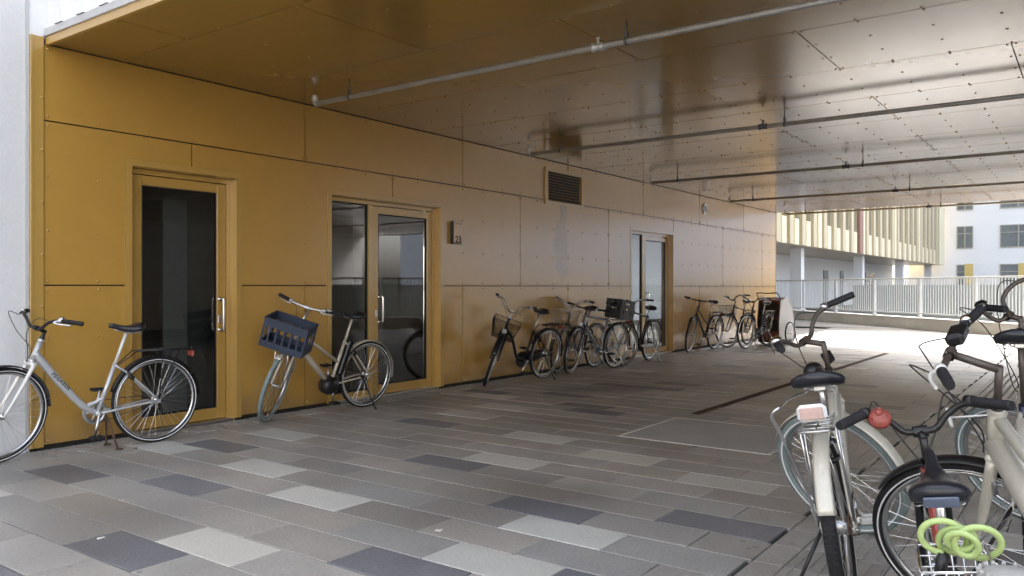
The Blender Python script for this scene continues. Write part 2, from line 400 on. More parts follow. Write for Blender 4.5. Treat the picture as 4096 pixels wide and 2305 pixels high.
LIGHT = [(2.15, 3.1), (3.03, 3.4), (3.33, 4.3), (3.38, 5.55), (2.75, 1.93), (3.35, 1.93), (4.2, 2.2), (5.03, 2.48), (4.8, 1.6), (4.46, 3.06), (5.3, 3.33), (5.95, 4.6), (1.86, 5.2), (1.58, 4.9), (7.2, 4.9), (8.0, 4.0), (9.6, 5.2), (4.2, 5.5)]
DARK = [(1.86, 3.4), (2.47, 5.26), (2.75, 4.32), (3.64, 2.2), (3.93, 1.35), (3.6, 5.5), (2.45, 2.5), (1.27, 3.4), (4.2, 3.4), (2.75, 1.3), (5.3, 4.5), (7.5, 5.2)]
def paving():
    mb = MB(); tones = []
    PX = .2925; PY = .6125; g = .0065; z = 0
    nx0 = int((-4-1.855)/PX)
    for i in range(nx0, 76):
        x0 = 1.857+PX*i
        off = (.365 if i % 2 == 0 else .065)
        for j in range(-8, 11):
            y0 = off+PY*j; y1 = y0+PY; x1 = x0+PX
            if y1 > 6.30: y1 = 6.24
            if y0 > 6.1: continue
            spans = [(y0, y1)]
            if y0 < 1.27 and y1 > .60:            # guidance strip runs through here
                spans = []
                if y0 < .56: spans.append((y0, .60))
                if y1 > 1.31: spans.append((1.27, y1))
            if 5.9 < x0+.14 < 7.1:                # the cover slab takes this place
                cut = []
                for (a, b) in spans:
                    if a < 1.95: cut.append((a, min(b, 1.95)))
                    if b > 3.25: cut.append((max(a, 3.25), b))
                spans = [q for q in cut if q[1]-q[0] > .03]
            for (a, b) in spans:
                cx, cy = x0, y0
                kind = 0
                for (lx, ly) in LIGHT:
                    if abs(lx-x0) < .15 and abs(ly-y0) < .3: kind = 1
                for (lx, ly) in DARK:
                    if abs(lx-x0) < .15 and abs(ly-y0) < .3: kind = 2
                near = -1 < x0 < 6.4 and y0 > 1.2
                if not near:
                    q = random.random(); kind = 1 if q < .09 else 2 if q < .17 else 0
                t = random.gauss(1, .075); warm = random.gauss(0, .02)
                zt = random.uniform(-.0012, .0012)
                e = .003
                X = (x0+g/2, x1-g/2); Y = (a+g/2, b-g/2)
                o = len(mb.v)
                mb.m = kind
                mb.add([(X[0], Y[0], -.02), (X[1], Y[0], -.02), (X[1], Y[1], -.02), (X[0], Y[1], -.02),
                        (X[0], Y[0], zt-e), (X[1], Y[0], zt-e), (X[1], Y[1], zt-e), (X[0], Y[1], zt-e),
                        (X[0]+e, Y[0]+e, zt), (X[1]-e, Y[0]+e, zt), (X[1]-e, Y[1]-e, zt), (X[0]+e, Y[1]-e, zt)],
                       [(8, 9, 10, 11), (4, 5, 9, 8), (5, 6, 10, 9), (6, 7, 11, 10), (7, 4, 8, 11), (0, 1, 5, 4), (1, 2, 6, 5), (2, 3, 7, 6), (3, 0, 4, 7)])
                tones += [(t+warm, t, t-warm, 1)]*12
    me = mb.mesh('pavement', ['pgrey', 'plight', 'pdark'])
    at = me.color_attributes.new('tone', 'FLOAT_COLOR', 'POINT')
    at.data.foreach_set('color', [c for q in tones for c in q])
    struct(link('pavement', me))
    # strip of small setts along the foot of the wall
    mb = MB(); tones = []
    for i in range(0, 250):
        for r in range(3):
            x0 = -4+.1*i+(r % 2)*.05; y0 = 6.245+.096*r; t = random.gauss(1, .1)
            o = len(mb.v); mb.bb(x0+.003, x0+.097, y0+.003, y0+.093, -.02, random.uniform(-.004, -.001), .004)
            tones += [(t, t, t*1.02, 1)]*(len(mb.v)-o)
    me = mb.mesh('wall_foot_setts', ['pgrey'])
    at = me.color_attributes.new('tone', 'FLOAT_COLOR', 'POINT'); at.data.foreach_set('color', [c for q in tones for c in q])
    struct(link('pavement_edge', me))
    # guidance strip: ribbed slabs, then studded slabs
    mb = MB(); tones = []
    for i in range(-10, 74):
        x0 = 1.857+PX*i
        for (ya, yb, k) in ((.603, .74, 0), (.744, 1.126, 1), (1.13, 1.267, 0)):
            t = random.gauss(1, .08); o = len(mb.v)
            mb.m = 0
            mb.bb(x0+.002, x0+PX-.002, ya, yb, -.02, -.001, .003)
            if k:
                if x0 < 7.0 or x0 > 13.5:
                    for q in range(7): mb.bb(x0+.01, x0+PX-.01, ya+.012+q*.054, ya+.040+q*.054, -.001, .004, .002)
                else:
                    for a in range(4):
                        for b in range(5): mb.ell((x0+.038+a*.072, ya+.04+b*.075, -.001), (.018, .018, .006), 8, 4)
            tones += [(t, t, t, 1)]*(len(mb.v)-o)
    me = mb.mesh('guidance_strip', ['pgrey'])
    at = me.color_attributes.new('tone', 'FLOAT_COLOR', 'POINT'); at.data.foreach_set('color', [c for q in tones for c in q])
    struct(link('guidance_path', me))
paving()
# concrete cover slab and slot drain
t = thing('inspection_cover', 'grey concrete inspection cover set flush in the paving at the end of the rusty drain', 'cover', (6.537, 2.6, 0))
mb = MB(); mb.bb(-.57, .57, -.62, .62, -.02, .001, .004); mb.build('cover_slab', 'iron', t)
mb = MB(); mb.bb(-.583, -.572, -.647, .647, -.02, .002); mb.bb(.572, .583, -.647, .647, -.02, .002); mb.bb(-.5715, .5715, -.647, -.622, -.02, .0025); mb.bb(-.5715, .5715, .622, .647, -.02, .0025)
mb.build('cover_frame', 'concrete', t)
t = thing('slot_drain', 'long rusty brown slot drain running along the paving toward the light', 'drain', (7.4, 3.17, 0))
MB().bb(0, 8.9, -.048, .048, -.02, .004).build('drain_channel', 'rust', t)
MB().bb(.02, 8.88, -.012, .012, .004, .0055).build('slot_shade_strip', 'slot', t)  # dark strip laid on the channel as the shade in its slot

for (lx, ly, sz, mm, nm, lb) in ((2.02, 3.99, .018, 'concrete', 'paper_scrap', 'white paper scrap lying on a slate paver near the lower left'), (3.10, 2.72, .022, 'concrete', 'fallen_leaf', 'pale leaf lying on a grey paver in the lower middle'), (3.30, 6.0, .016, 'ink', 'pebble', 'small dark pebble lying before the silver bicycle')):
    mb = MB(); n_ = 9; ring = [V((sz*(1.3 if k % 3 else .9)*math.cos(k*.698), sz*.7*math.sin(k*.698), .003+.003*math.sin(k*2.1))) for k in range(n_)]
    mb.loft([[q+V((0, 0, -.002)) for q in ring], ring, [q*.5+V((0, 0, .004)) for q in ring]])
    o = mb.build(nm, mm); o.location = (lx, ly, .001); o.rotation_euler = (0, 0, lx*3); tag(o, lb, nm.replace('_', ' '))

# ------------------------------------------------------------------ the gold passage wall
wall = thing('passage_wall', 'long gold metal clad wall with doors running along the left of the passage', 'wall', (0, WY, 0))
RV = []
def rivet(mb, x, z, y=-.004): mb.ell((x, y, z), (.011, .007, .011), 8, 4)
doors = [(3.50, 4.625, 2.325), (5.672, 7.53, 2.285), (12.46, 14.27, 2.30)]
def panel(x0, x1, z0, z1, seed=0):
    # cut out door openings (cut edges follow the casings)
    parts = [(x0, x1, z0, z1)]
    for (a, b, h) in doors+[(9.78, 10.87, 5.0)]:
        lo = 2.47 if h > 4 else 0
        hi = 3.01 if h > 4 else h
        new = []
        for (p, q, r, s) in parts:
            if b <= p+.01 or a >= q-.01 or hi <= r+.01 or lo >= s-.01: new.append((p, q, r, s)); continue
            if a > p+.01: new.append((p, a, r, s))
            if b < q-.01: new.append((b, q, r, s))
            if hi < s-.01: new.append((max(a, p), min(b, q), hi, s))
            if lo > r+.01: new.append((max(a, p), min(b, q), r, lo))
        parts = new
    if not parts: return
    mb = MB(); g = .0055
    for (p, q, r, s) in parts:
        ga = g if abs(p-x0) < 1e-6 else 0; gb = g if abs(q-x1) < 1e-6 else 0
        gc = g if abs(r-z0) < 1e-6 else 0; gd = g if abs(s-z1) < 1e-6 else 0
        mb.bb(p+ga, q-gb, 0, .022, r+gc, s-gd)
    k = round((x1-x0)/.4217) if x1-x0 > 1.5 else max(1, round((x1-x0)/.42))
    xs = [x0+.03]+[x0+(x1-x0)*i/k for i in range(1, k)]+[x1-.03]
    nz = max(1, round((z1-z0)/.42)); zs = [z0+.035]+[z0+(z1-z0)*i/nz for i in range(1, nz)]+[z1-.035]
    for x in xs:
        for z in zs:
            if any(p+.01 < x < q-.01 and r+.01 < z < s-.01 for (p, q, r, s) in parts): rivet(mb, x, z)
    mb.build('cladding_panel', 'gold', wall)
P_ = 2.527
up = [2.86, 5.378]+[5.378+P_*i for i in range(1, 6)]+[X1]
mid = [2.86, 4.107, 6.64, 9.17, 11.70, 14.23, 16.75, 19.28, X1]
for i in range(len(up)-1): panel(up[i], up[i+1], 2.53, CZ-.002)
for i in range(len(mid)-1): panel(mid[i], mid[i+1], 1.262, 2.53)
for i in range(len(up)-1): panel(up[i], up[i+1], .03, 1.262)
# backing behind the joints (with the door openings left open)
mb = MB()
xs = [2.80]+[q for d in doors for q in (d[0]+.05, d[1]-.05)]+[X1]
for i in range(0, len(xs), 2): mb.bb(xs[i], xs[i+1], .0225, .25, -.02, CZ)
for d in doors: mb.bb(d[0]+.0505, d[1]-.0505, .0225, .25, d[2]-.05, CZ)
mb.build('backing', 'joint', wall)
mb = MB(); mb.bb(2.775, 2.856, -.012, .0215, .02, 3.165); mb.bb(2.762, 2.775, -.02, .03, .02, 3.165)
for z in (.3, .7, 1.1, 1.5, 1.9, 2.3, 2.7): rivet(mb, 2.845, z, -.013)
mb.build('corner_trim', 'goldtrim', wall)
# end return of the wall at the far mouth
MB().bb(X1-.003, X1+.02, -.005, .6, 0, 3.3).build('end_trim', 'goldtrim', wall)

def door(x0, x1, h, leaf, side, hx, flip, open_back=False):
    """casing outer x0..x1, height h; leaf=(a,b); side=(a,b) fixed light or None; hx handle x"""
    d = bpy.data.objects.new('door', None); col.objects.link(d); d.parent = wall; d.location = (x0, 0, 0)
    o = x0
    rec = .10
    mb = MB()
    # casing flat on the wall
    cw = .058
    for (a, b) in ((x0+.002, x0+cw), (x1-cw, x1-.002)): mb.bb(a-o, b-o, -.006, .02, .02, h-.002)
    mb.bb(x0+cw-o, x1-cw-o, -.006, .02, h-cw, h-.002)
    # reveals
    mb.bb(x0+cw-o, x0+cw+.004-o, .0205, rec+.05, .0, h-cw); mb.bb(x1-cw-.004-o, x1-cw-o, .0205, rec+.05, .0, h-cw)
    mb.bb(x0+cw+.0045-o, x1-cw-.0045-o, .0205, rec+.05, h-cw-.006, h-cw-.001)
    # outer frame
    fa, fb, fh = x0+cw+.005, x1-cw-.005, h-cw-.008
    fw = .042
    mb.bb(fa-o, fa+fw-o, rec-.015, rec+.05, .0, fh); mb.bb(fb-fw-o, fb-o, rec-.015, rec+.05, .0, fh)
    mb.bb(fa+fw-o, fb-fw-o, rec-.015, rec+.05, fh-fw, fh)
    if side:
        ma = leaf[0]-.075; mb.bb(ma-o, ma+.07-o, rec-.015, rec+.05, 0, fh-fw-.001)
        mb.bb(fa+fw+.001-o, ma-.001-o, rec-.012, rec+.05, 0, .09)
    mb.build('door_frame', 'goldtrim', d)
    mb = MB(); mb.bb(fa-o, fb-o, .03, rec+.05, -.015, .018); mb.build('threshold', 'alu', d)
    # leaf
    a, b = leaf; top = fh-fw-.006; st = .088
    mb = MB(); y0 = rec-.005; y1 = rec+.045
    mb.bb(a-o, a+st-o, y0, y1, .022, top, .003); mb.bb(b-st-o, b-o, y0, y1, .022, top, .003)
    mb.bb(a+st-o, b-st-o, y0+.001, y1, top-.085, top-.001); mb.bb(a+st-o, b-st-o, y0+.001, y1, .023, .125)
    for q in (a+.12, b-.16): mb.bb(q-o, q+.035-o, y0-.004, y0+.0005, .07, .082)
    mb.build('door_leaf', 'doorgold', d)
    mb = MB(); gk = .012
    gx0, gx1, gz0, gz1 = a+st, b-st, .125, top-.085
    for (p, q, r, s) in ((gx0, gx0+gk, gz0, gz1), (gx1-gk, gx1, gz0, gz1), (gx0+gk, gx1-gk, gz0, gz0+gk), (gx0+gk, gx1-gk, gz1-gk, gz1)):
        mb.bb(p-o, q-o, y0+.008, y0+.03, r, s)
    if side:
        p, q = fa+fw, leaf[0]-.075
        for (p1, q1, r, s) in ((p, p+gk, .09, fh-fw), (q-gk, q, .09, fh-fw), (p+gk, q-gk, .09, .09+gk), (p+gk, q-gk, fh-fw-gk, fh-fw)):
            mb.bb(p1-o, q1-o, y0+.008, y0+.03, r, s)
    mb.build('gasket', 'door_rubber', d)
    MB().add([(gx0+gk-o, y0+.02, gz0+gk), (gx1-gk-o, y0+.02, gz0+gk), (gx1-gk-o, y0+.02, gz1-gk), (gx0+gk-o, y0+.02, gz1-gk)], [(0, 1, 2, 3)]).build('glass_pane', 'glass', d)
    if side:
        p, q = fa+fw+gk, leaf[0]-.075-gk
        MB().add([(p-o, y0+.02, .09+gk), (q-o, y0+.02, .09+gk), (q-o, y0+.02, fh-fw-gk), (p-o, y0+.02, fh-fw-gk)], [(0, 1, 2, 3)]).build('glass_pane', 'glass', d)
    mb = MB(); yy = y0-.062
    mb.tube([(hx-o, y0, .85), (hx-o, yy+.015, .85)]+cr([(hx-o, yy+.015, .85), (hx-o, yy, .865), (hx-o, yy, 1.12), (hx-o, yy+.015, 1.135)], 6)+[(hx-o, y0, 1.135)], .0115, 10)
    for z in (.85, 1.135): mb.lathe([(0, -.006), (.019, -.006), (.019, 0)], (hx-o, y0, z), (0, 1, 0), 14)
    mb.build('door_handle', 'chrome', d)
    mb = MB(); mb.bb(hx-.018-o-(.04*flip), hx+.012-o-(.04*flip), y0-.006, y0, .91, .985, .002); mb.ell((hx-.003-o-(.04*flip), y0-.008, .965), (.008, .005, .008), 8, 4); mb.build('lock_plate', 'alu', d)
    # room behind
    mb = MB(); ra, rb, rz, ry = x0-.6, x1+.03, 2.6, 3.2
    q0 = .252
    def quad(p): mb.add(p, [(0, 1, 2, 3)])
    mb.m = 0
    if not open_back: quad([(rb-.12-o, q0, 0), (rb-.12-o, ry, 0), (rb-.12-o, ry, rz), (rb-.12-o, q0, rz)])
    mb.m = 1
    if open_back: rb += 4; mb.m = 0      # invented open-backed room: daylight comes through and brightens the door glass
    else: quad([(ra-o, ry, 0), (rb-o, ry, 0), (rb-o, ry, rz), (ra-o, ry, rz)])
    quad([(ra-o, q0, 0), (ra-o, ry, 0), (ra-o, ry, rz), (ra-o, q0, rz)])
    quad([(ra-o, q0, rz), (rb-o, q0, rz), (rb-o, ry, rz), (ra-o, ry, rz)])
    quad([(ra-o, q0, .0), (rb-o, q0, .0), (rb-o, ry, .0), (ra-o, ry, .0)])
    if open_back: pass
    elif side:   # pale boards added behind the glass to brighten the view inside
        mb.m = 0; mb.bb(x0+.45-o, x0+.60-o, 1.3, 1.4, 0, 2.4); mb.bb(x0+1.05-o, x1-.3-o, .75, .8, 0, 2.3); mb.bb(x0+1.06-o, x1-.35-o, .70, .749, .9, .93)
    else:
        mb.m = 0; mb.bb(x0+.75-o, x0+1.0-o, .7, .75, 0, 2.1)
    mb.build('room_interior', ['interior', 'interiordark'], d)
door(3.50, 4.625, 2.325, (3.61, 4.515), None, 4.455, 0)
door(5.672, 7.53, 2.285, (6.42, 7.42), 1, 6.52, 1)
door(12.46, 14.27, 2.30, (13.17, 14.16), 1, 13.27, 1, True)

# vent grille
v = bpy.data.objects.new('vent_grille', None); col.objects.link(v); v.parent = wall; v.location = (9.78, 0, 2.47)
mb = MB(); W, H = 1.09, .54
for (a, b, c, d) in ((0, .07, 0, H), (W-.07, W, 0, H), (.07, W-.07, 0, .055), (.07, W-.07, H-.055, H)): mb.bb(a, b, -.025, .02, c, d)
mb.build('grille_frame', 'goldtrim', v)
mb = MB()
for i in range(10):
    z = .075+i*.0425
    mb.box((W/2, .0, z), (W-.145, .024, .004), Mx.Rotation(R_(30), 3, 'X'))
mb.build('louvres', 'goldtrim', v)
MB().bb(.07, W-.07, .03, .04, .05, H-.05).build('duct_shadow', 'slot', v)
v = bpy.data.objects.new('round_vent', None); col.objects.link(v); v.parent = wall; v.location = (15.73, 0, 2.86)
MB().lathe([(.075, -.012), (.082, -.028), (.105, -.028), (.115, -.012), (.115, 0)], (0, 0, 0), (0, 1, 0), 28).build('vent_ring', 'alu', v)
mb = MB()
for i in range(6):
    z = -.06+i*.024; w = math.sqrt(max(.0001, .078**2-z*z)); mb.box((0, -.014, z), (2*w, .018, .003), Mx.Rotation(R_(38), 3, 'X'))
mb.build('vent_slats', 'alu', v)
MB().lathe([(0, -.003), (.08, -.003)], (0, 0, 0), (0, 1, 0), 24).build('vent_shade_disc', 'slot', v)  # dark disc, the vent's inner shade put into its colour

# number sign
s = thing('house_number_sign', 'small metal box sign with number 23 on the gold wall beside a door', 'sign', (7.66, WY, 1.79))
MB().bb(0, .185, -.058, 0, 0, .285, .002).build('sign_box', 'black', s)
MB().bb(.002, .183, -.062, -.0585, .002, .283, .001).build('sign_plate', 'signface', s)
MS = Mx.Translation((0.02, -.0632, .012)) @ Mx.Rotation(R_(90), 4, 'X')
textmesh('number', '23', .125, 'ink', MS, s, .0008, .0025, 1.0)
textmesh('small_lettering', 'Gademærke', .028, 'goldink', Mx.Translation((0.022, -.0632, .245)) @ Mx.Rotation(R_(90), 4, 'X'), s, .0006)

# white wall to the left
w = thing('white_wall', 'plain white rendered wall at the far left beside the gold corner', 'wall', (-6, WY, 0))
MB().bb(0, 8.74, .02, .4, -.02, 13).build('render', 'whitewall', w)
MB().bb(8.742, 8.76, .005, .3, 0, 13).build('edge_bead', 'flash', w)

_w=MB(); _w.bb(8.761, 8.90, .012, .3, 3.167, 13); _w.build('corner_sheet', 'whitemetal', w)
# ------------------------------------------------------------------ building over the passage
bl = thing('overhead_building', 'building with white corrugated facade and glossy gold soffit bridging the passage', 'building', (0, 0, CZ))
mb = MB(); 
mb.bb(X0+.06, X1-.02, -9.5, 22, .03, 10.5)
mb.build('building_body', 'joint', bl)
xs = [X0, 3.46]+[4.72+1.2515*i for i in range(13)]
xs = [x for x in xs if x < X1-.2]+[X1]
for i in range(len(xs)-1):
    a, b = xs[i], xs[i+1]
    base = 1.77 if i % 2 == 1 else .52
    ys = [-9.5]+[base+2.51*k for k in range(-4, 3) if base+2.51*k < WY-.05 and base+2.51*k > -9.3]+[WY-.002]
    ys.sort()
    for j in range(len(ys)-1):
        c, d = ys[j], ys[j+1]
        mb = MB(); mb.bb(a+.0045, b-.0045, c+.0045, d-.0045, 0, .02)
        kx = max(1, round((b-a)/.4176)); ky = max(1, round((d-c)/.418))
        if b > 3 and d > -3:
            xx = [a+.03]+[a+(b-a)*k/kx for k in range(1, kx)]+[b-.03]
            yy = [c+.03]+[c+(d-c)*k/ky for k in range(1, ky)]+[d-.03]
            for x in xx:
                for y in yy: mb.ell((x, y, -.0005), (.011, .011, .006), 7, 4)
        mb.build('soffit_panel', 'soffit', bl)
MB().bb(X0-.03, X0-.002, -9.5, WY-.01, -.012, .055).build('fascia_trim', 'goldtrim', bl)
mb = MB(); mb.bb(X0-.045, X0-.0305, -9.5, WY+.0, .05, .058); mb.bb(X0-.031, X0+.0, -9.5, WY, .0555, .115); mb.build('drip_flashing', 'flash', bl)
# corrugated white sheet
mb = MB(); pts = []
y = WY+.015
prof = []
while y > -9.4:
    for (dy, dx) in ((0, 0), (.17, 0), (.19, .035), (.30, .035), (.32, 0)):
        prof.append((y-dy, X0-.005-dx))
    y -= .33
vs = [(p[1], p[0], z) for z in (.118, 10.5) for p in prof]; n = len(prof)
mb.add(vs, [(i, i+1, n+i+1, n+i) for i in range(n-1)])
vs = [(p[1]+.004, p[0], z) for z in (.118, 10.5) for p in prof]
mb.add(vs, [(i+1, i, n+i, n+i+1) for i in range(n-1)])
mb.build('corrugated_facade', 'whitemetal', bl)
MB().bb(X1+.001, X1+.02, -9.5, WY, .002, .3).build('rear_fascia', 'whitemetal', bl)
# unseen opposite wall of the passage, its pale colour added to bounce light
ow = thing('opposite_wall', 'unseen wall closing the other side of the passage, made pale to bounce light', 'wall', (0, -8.2, 0))
mb = MB()
for i in range(7):
    for (a, b) in ((.03, 1.262), (1.266, 2.53), (2.534, CZ-.003)): mb.bb(X0+i*2.49, X0+i*2.49+2.484, -.02, 0, a, b)
mb.build('cladding', 'whitewall', ow)
MB().bb(X0, X1, -1.3, -.0205, 0, CZ-.001).build('backing', 'joint', ow)

# ------------------------------------------------------------------ sprinkler pipes under the soffit
for k in range(5):
    px = 5.04+3.555*k
    lab = ['pale grey sprinkler pipe under the ceiling nearest the camera', 'second pipe under the ceiling, its end above the louvred vent', 'third ceiling pipe, ending above the double glass door',
           'fourth ceiling pipe, ending near the small round vent', 'farthest ceiling pipe just inside the bright mouth of the passage'][k]
    t = thing('ceiling_pipe', lab, 'pipe', (px, 5.95, CZ), group='sprinkler pipes hung under the soffit')
    zz = -.14; r = .0225
    MB().tube([(0, 0, zz), (0, -15.3, zz)], r, 12).build('pipe', 'pipegrey', t)
    mb = MB(); mb.tube([(0, .028, zz+.085), (0, .028, zz+.05)]+cr([(0, .028, zz+.04), (0, .022, zz+.012), (0, .0, zz)], 5), r*1.0, 12); mb.lathe([(r*1.3, -.016), (r*1.3, .016)], (0, -.01, zz), (0, 1, 0), 12); mb.lathe([(r*1.3, -.016), (r*1.3, .016)], (0, .028, zz+.05), (0, 0, 1), 12)
    mb.build('elbow', 'pipegrey', t)
    for y in (-.45, -3.28, -6.1, -8.9, -11.7):
        mb = MB(); mb.tube([(0, y, 0), (0, y, zz+.05)], .006, 6); mb.lathe([(r+.004, -.012), (r+.004, .012)], (0, y, zz), (0, 1, 0), 14); mb.box((0, y, zz+.045), (.022, .022, .045)); mb.build('pipe_hanger', 'hang', t)
    for y in (-3.05, -8.7):
        mb = MB(); mb.lathe([(r, -.05), (r*1.45, -.045), (r*1.45, -.025), (r*1.2, -.02), (r*1.2, .02), (r*1.45, .025), (r*1.45, .045), (r, .05)], (0, y, zz), (0, 1, 0), 14)
        mb.tube([(0, y, zz), (0, y, zz+.065)], .011, 8); mb.lathe([(.004, .06), (.016, .063), (.016, .068), (.004, .07)], (0, y, zz), (0, 0, 1), 10)
        mb.build('sprinkler_tee', 'pipegrey' if k == 0 else 'hang', t)

# ------------------------------------------------------------------ bicycles
def cube_arc(cy, R, a0, a1, w, thick, n=28, drop=.25):
    """mudguard: curved strip round y axis through (cy) ; returns rings"""
    rings = []
    for i in range(n+1):
        th = a0+(a1-a0)*i/n; d = V((math.cos(th), 0, math.sin(th))); ring = []
        prof = [(-1, -drop), (-.7, -.06), (0, 0), (.7, -.06), (1, -drop)]
        for (q, h) in prof: ring.append(V(cy)+d*(R+h*w)+V((0, q*w, 0)))
        for (q, h) in reversed(prof): ring.append(V(cy)+d*(R+h*w-thick)+V((0, q*(w-.0015), 0)))
        rings.append(ring)
    return rings

WC = {}
def wheel_meshes(R, tr, tyre, nsp, rimmat, hubr, band):
    key = (R, tr, tyre, nsp, rimmat, hubr, band)
    if key in WC: return WC[key]
    rr = R-2*tr; rim = MB()
    rim.lathe([(rr+.006, -.010), (rr+.006, .010), (rr-.006, .0115), (rr-.014, .004), (rr-.014, -.004), (rr-.006, -.0115)], (0, 0, 0), (0, 1, 0), 64, closedprof=True)
    ty = MB(); k = []
    for i in range(10):
        a = 2*math.pi*i/10; k.append((R-tr+tr*math.cos(a), tr*.95*math.sin(a)))
    ty.lathe(k, (0, 0, 0), (0, 1, 0), 72, closedprof=True)
    if tr > .02:   # tread blocks
        for i in range(110):
            th = 2*math.pi*i/110
            for q in (-.45, .45):
                rot = Mx.Rotation(-th, 3, 'Y') @ Mx.Rotation(R_(25 if q > 0 else -25), 3, 'X')
                c = V((math.cos(th), 0, math.sin(th)))*(R-.001)+V((0, q*tr*1.0, 0)); c -= V((math.cos(th), 0, math.sin(th)))*.0025
                ty.box(c, (.0035, .012, .010), rot)
    ty.m = 0
    if band:
        ty.m = 1
        for s in (-1, 1): ty.lathe([(R-1.35*tr, s*tr*.93), (R-1.05*tr, s*tr*1.0)], (0, 0, 0), (0, 1, 0), 72)
    sp = MB()
    for i in range(nsp):
        th = 2*math.pi*i/nsp; side = 1 if i % 2 else -1; tw = (.42 if (i//2) % 2 else -.42)
        p0 = V((math.cos(th+tw)*hubr, side*.028, math.sin(th+tw)*hubr)); p1 = V((math.cos(th)*(rr-.01), side*.003, math.sin(th)*(rr-.01)))
        sp.tube([p0, p1], .0012, 4, cap=False)
    hb = MB(); hb.lathe([(0, -.055), (.006, -.055), (.006, -.036), (hubr+.004, -.032), (hubr+.004, -.027), (hubr*.72, -.022), (hubr*.72, .022), (hubr+.004, .027), (hubr+.004, .032), (.006, .036), (.006, .055), (0, .055)], (0, 0, 0), (0, 1, 0), 18)
    WC[key] = (rim.mesh('wheel_rim', rimmat), ty.mesh('tyre', [tyre, 'whiteline']), sp.mesh('spokes', 'steelspoke'), hb.mesh('hub', 'alu'))
    return WC[key]

def add_wheel(root, MM, R, tr, tyre, rimmat='alu', hubr=.022, band=True, nsp=32, name='wheel'):
    a, b, c, d = wheel_meshes(R, tr, tyre, nsp, rimmat, hubr, band)
    w = link(name, a, root, None, MM)
    link('tyre', b, w); link('spokes', c, w); link('hub', d, w)
    return w

def saddle_mb(c, L=.26, W=.20, tilt=0, Mt=None, thick=.055):
    mb = MB(Mx.Translation(c) @ Mx.Rotation(R_(-tilt), 4, 'Y') @ Mx.Translation(-V(c))); rings = []; N = 14
    for i in range(N+1):
        t = i/N; x = -L*.42+L*t
        hw = W/2*(1-(max(0, t-.18)/.62)**1.0*.80 if t < .8 else .2) if t > .18 else W/2*math.sqrt(max(.05, 1-((.18-t)/.2)**2))
        if t > .8: hw = W/2*.2*(1-((t-.8)/.2)**2*.55)
        if .18 < t <= .8:
            q = (t-.18)/.62; hw = W/2*(.2+.8*(.5+.5*math.cos(math.pi*q))**1.1)
        top = .012*math.cos(t*math.pi*2)*1.0+.008*(1-t)
        th = thick*(1-.45*t)
        if t < .1: th *= .6+4*t
        ring = []
        K = 14
        for k in range(K):
            a = 2*math.pi*k/K; cx_, sx_ = math.cos(a), math.sin(a)
            y = hw*math.copysign(abs(cx_)**.75, cx_); z = (th*.42*abs(sx_)**.8 if sx_ > 0 else -th*.75*abs(sx_)**.6)
            z += top-.010*(abs(y)/(W/2))**2*1.6
            ring.append(V(c)+V((x, y, z)))
        rings.append(ring)
    mb.loft(rings)
    return mb

def stadium(mb, p, q, r0, r1, th, y, n=10):
    """flat closed shape from disc (p,r0) to disc (q,r1) in the XZ plane, thickness th at y"""
    p = V(p); q = V(q); d = (q-p); ang = math.atan2(d.z, d.x); out = []
    for i in range(n+1):
        a = ang+math.pi/2+math.pi*i/n; out.append(p+V((math.cos(a)*r0, 0, math.sin(a)*r0)))
    for i in range(n+1):
        a = ang-math.pi/2+math.pi*i/n; out.append(q+V((math.cos(a)*r1, 0, math.sin(a)*r1)))
    mb.loft([[V((o.x, y-th/2, o.z)) for o in out], [V((o.x, y+th/2, o.z)) for o in out]], True, False)

BARS = {
 'city': [(0, 0, 0), (.02, .05, .005), (.045, .11, .05), (.02, .19, .085), (-.06, .25, .09), (-.17, .285, .075)],
 'rise': [(0, 0, 0), (.0, .06, .004), (-.005, .11, .045), (-.02, .17, .075), (-.06, .24, .08), (-.135, .31, .07)],
 'swan': [(0, 0, 0), (.03, .05, .0), (.05, .09, .07), (.01, .16, .115), (-.07, .22, .115), (-.19, .27, .10)],
 'flat': [(0, 0, 0), (.0, .08, .004), (-.012, .16, .012), (-.035, .235, .02), (-.06, .30, .022)],
}

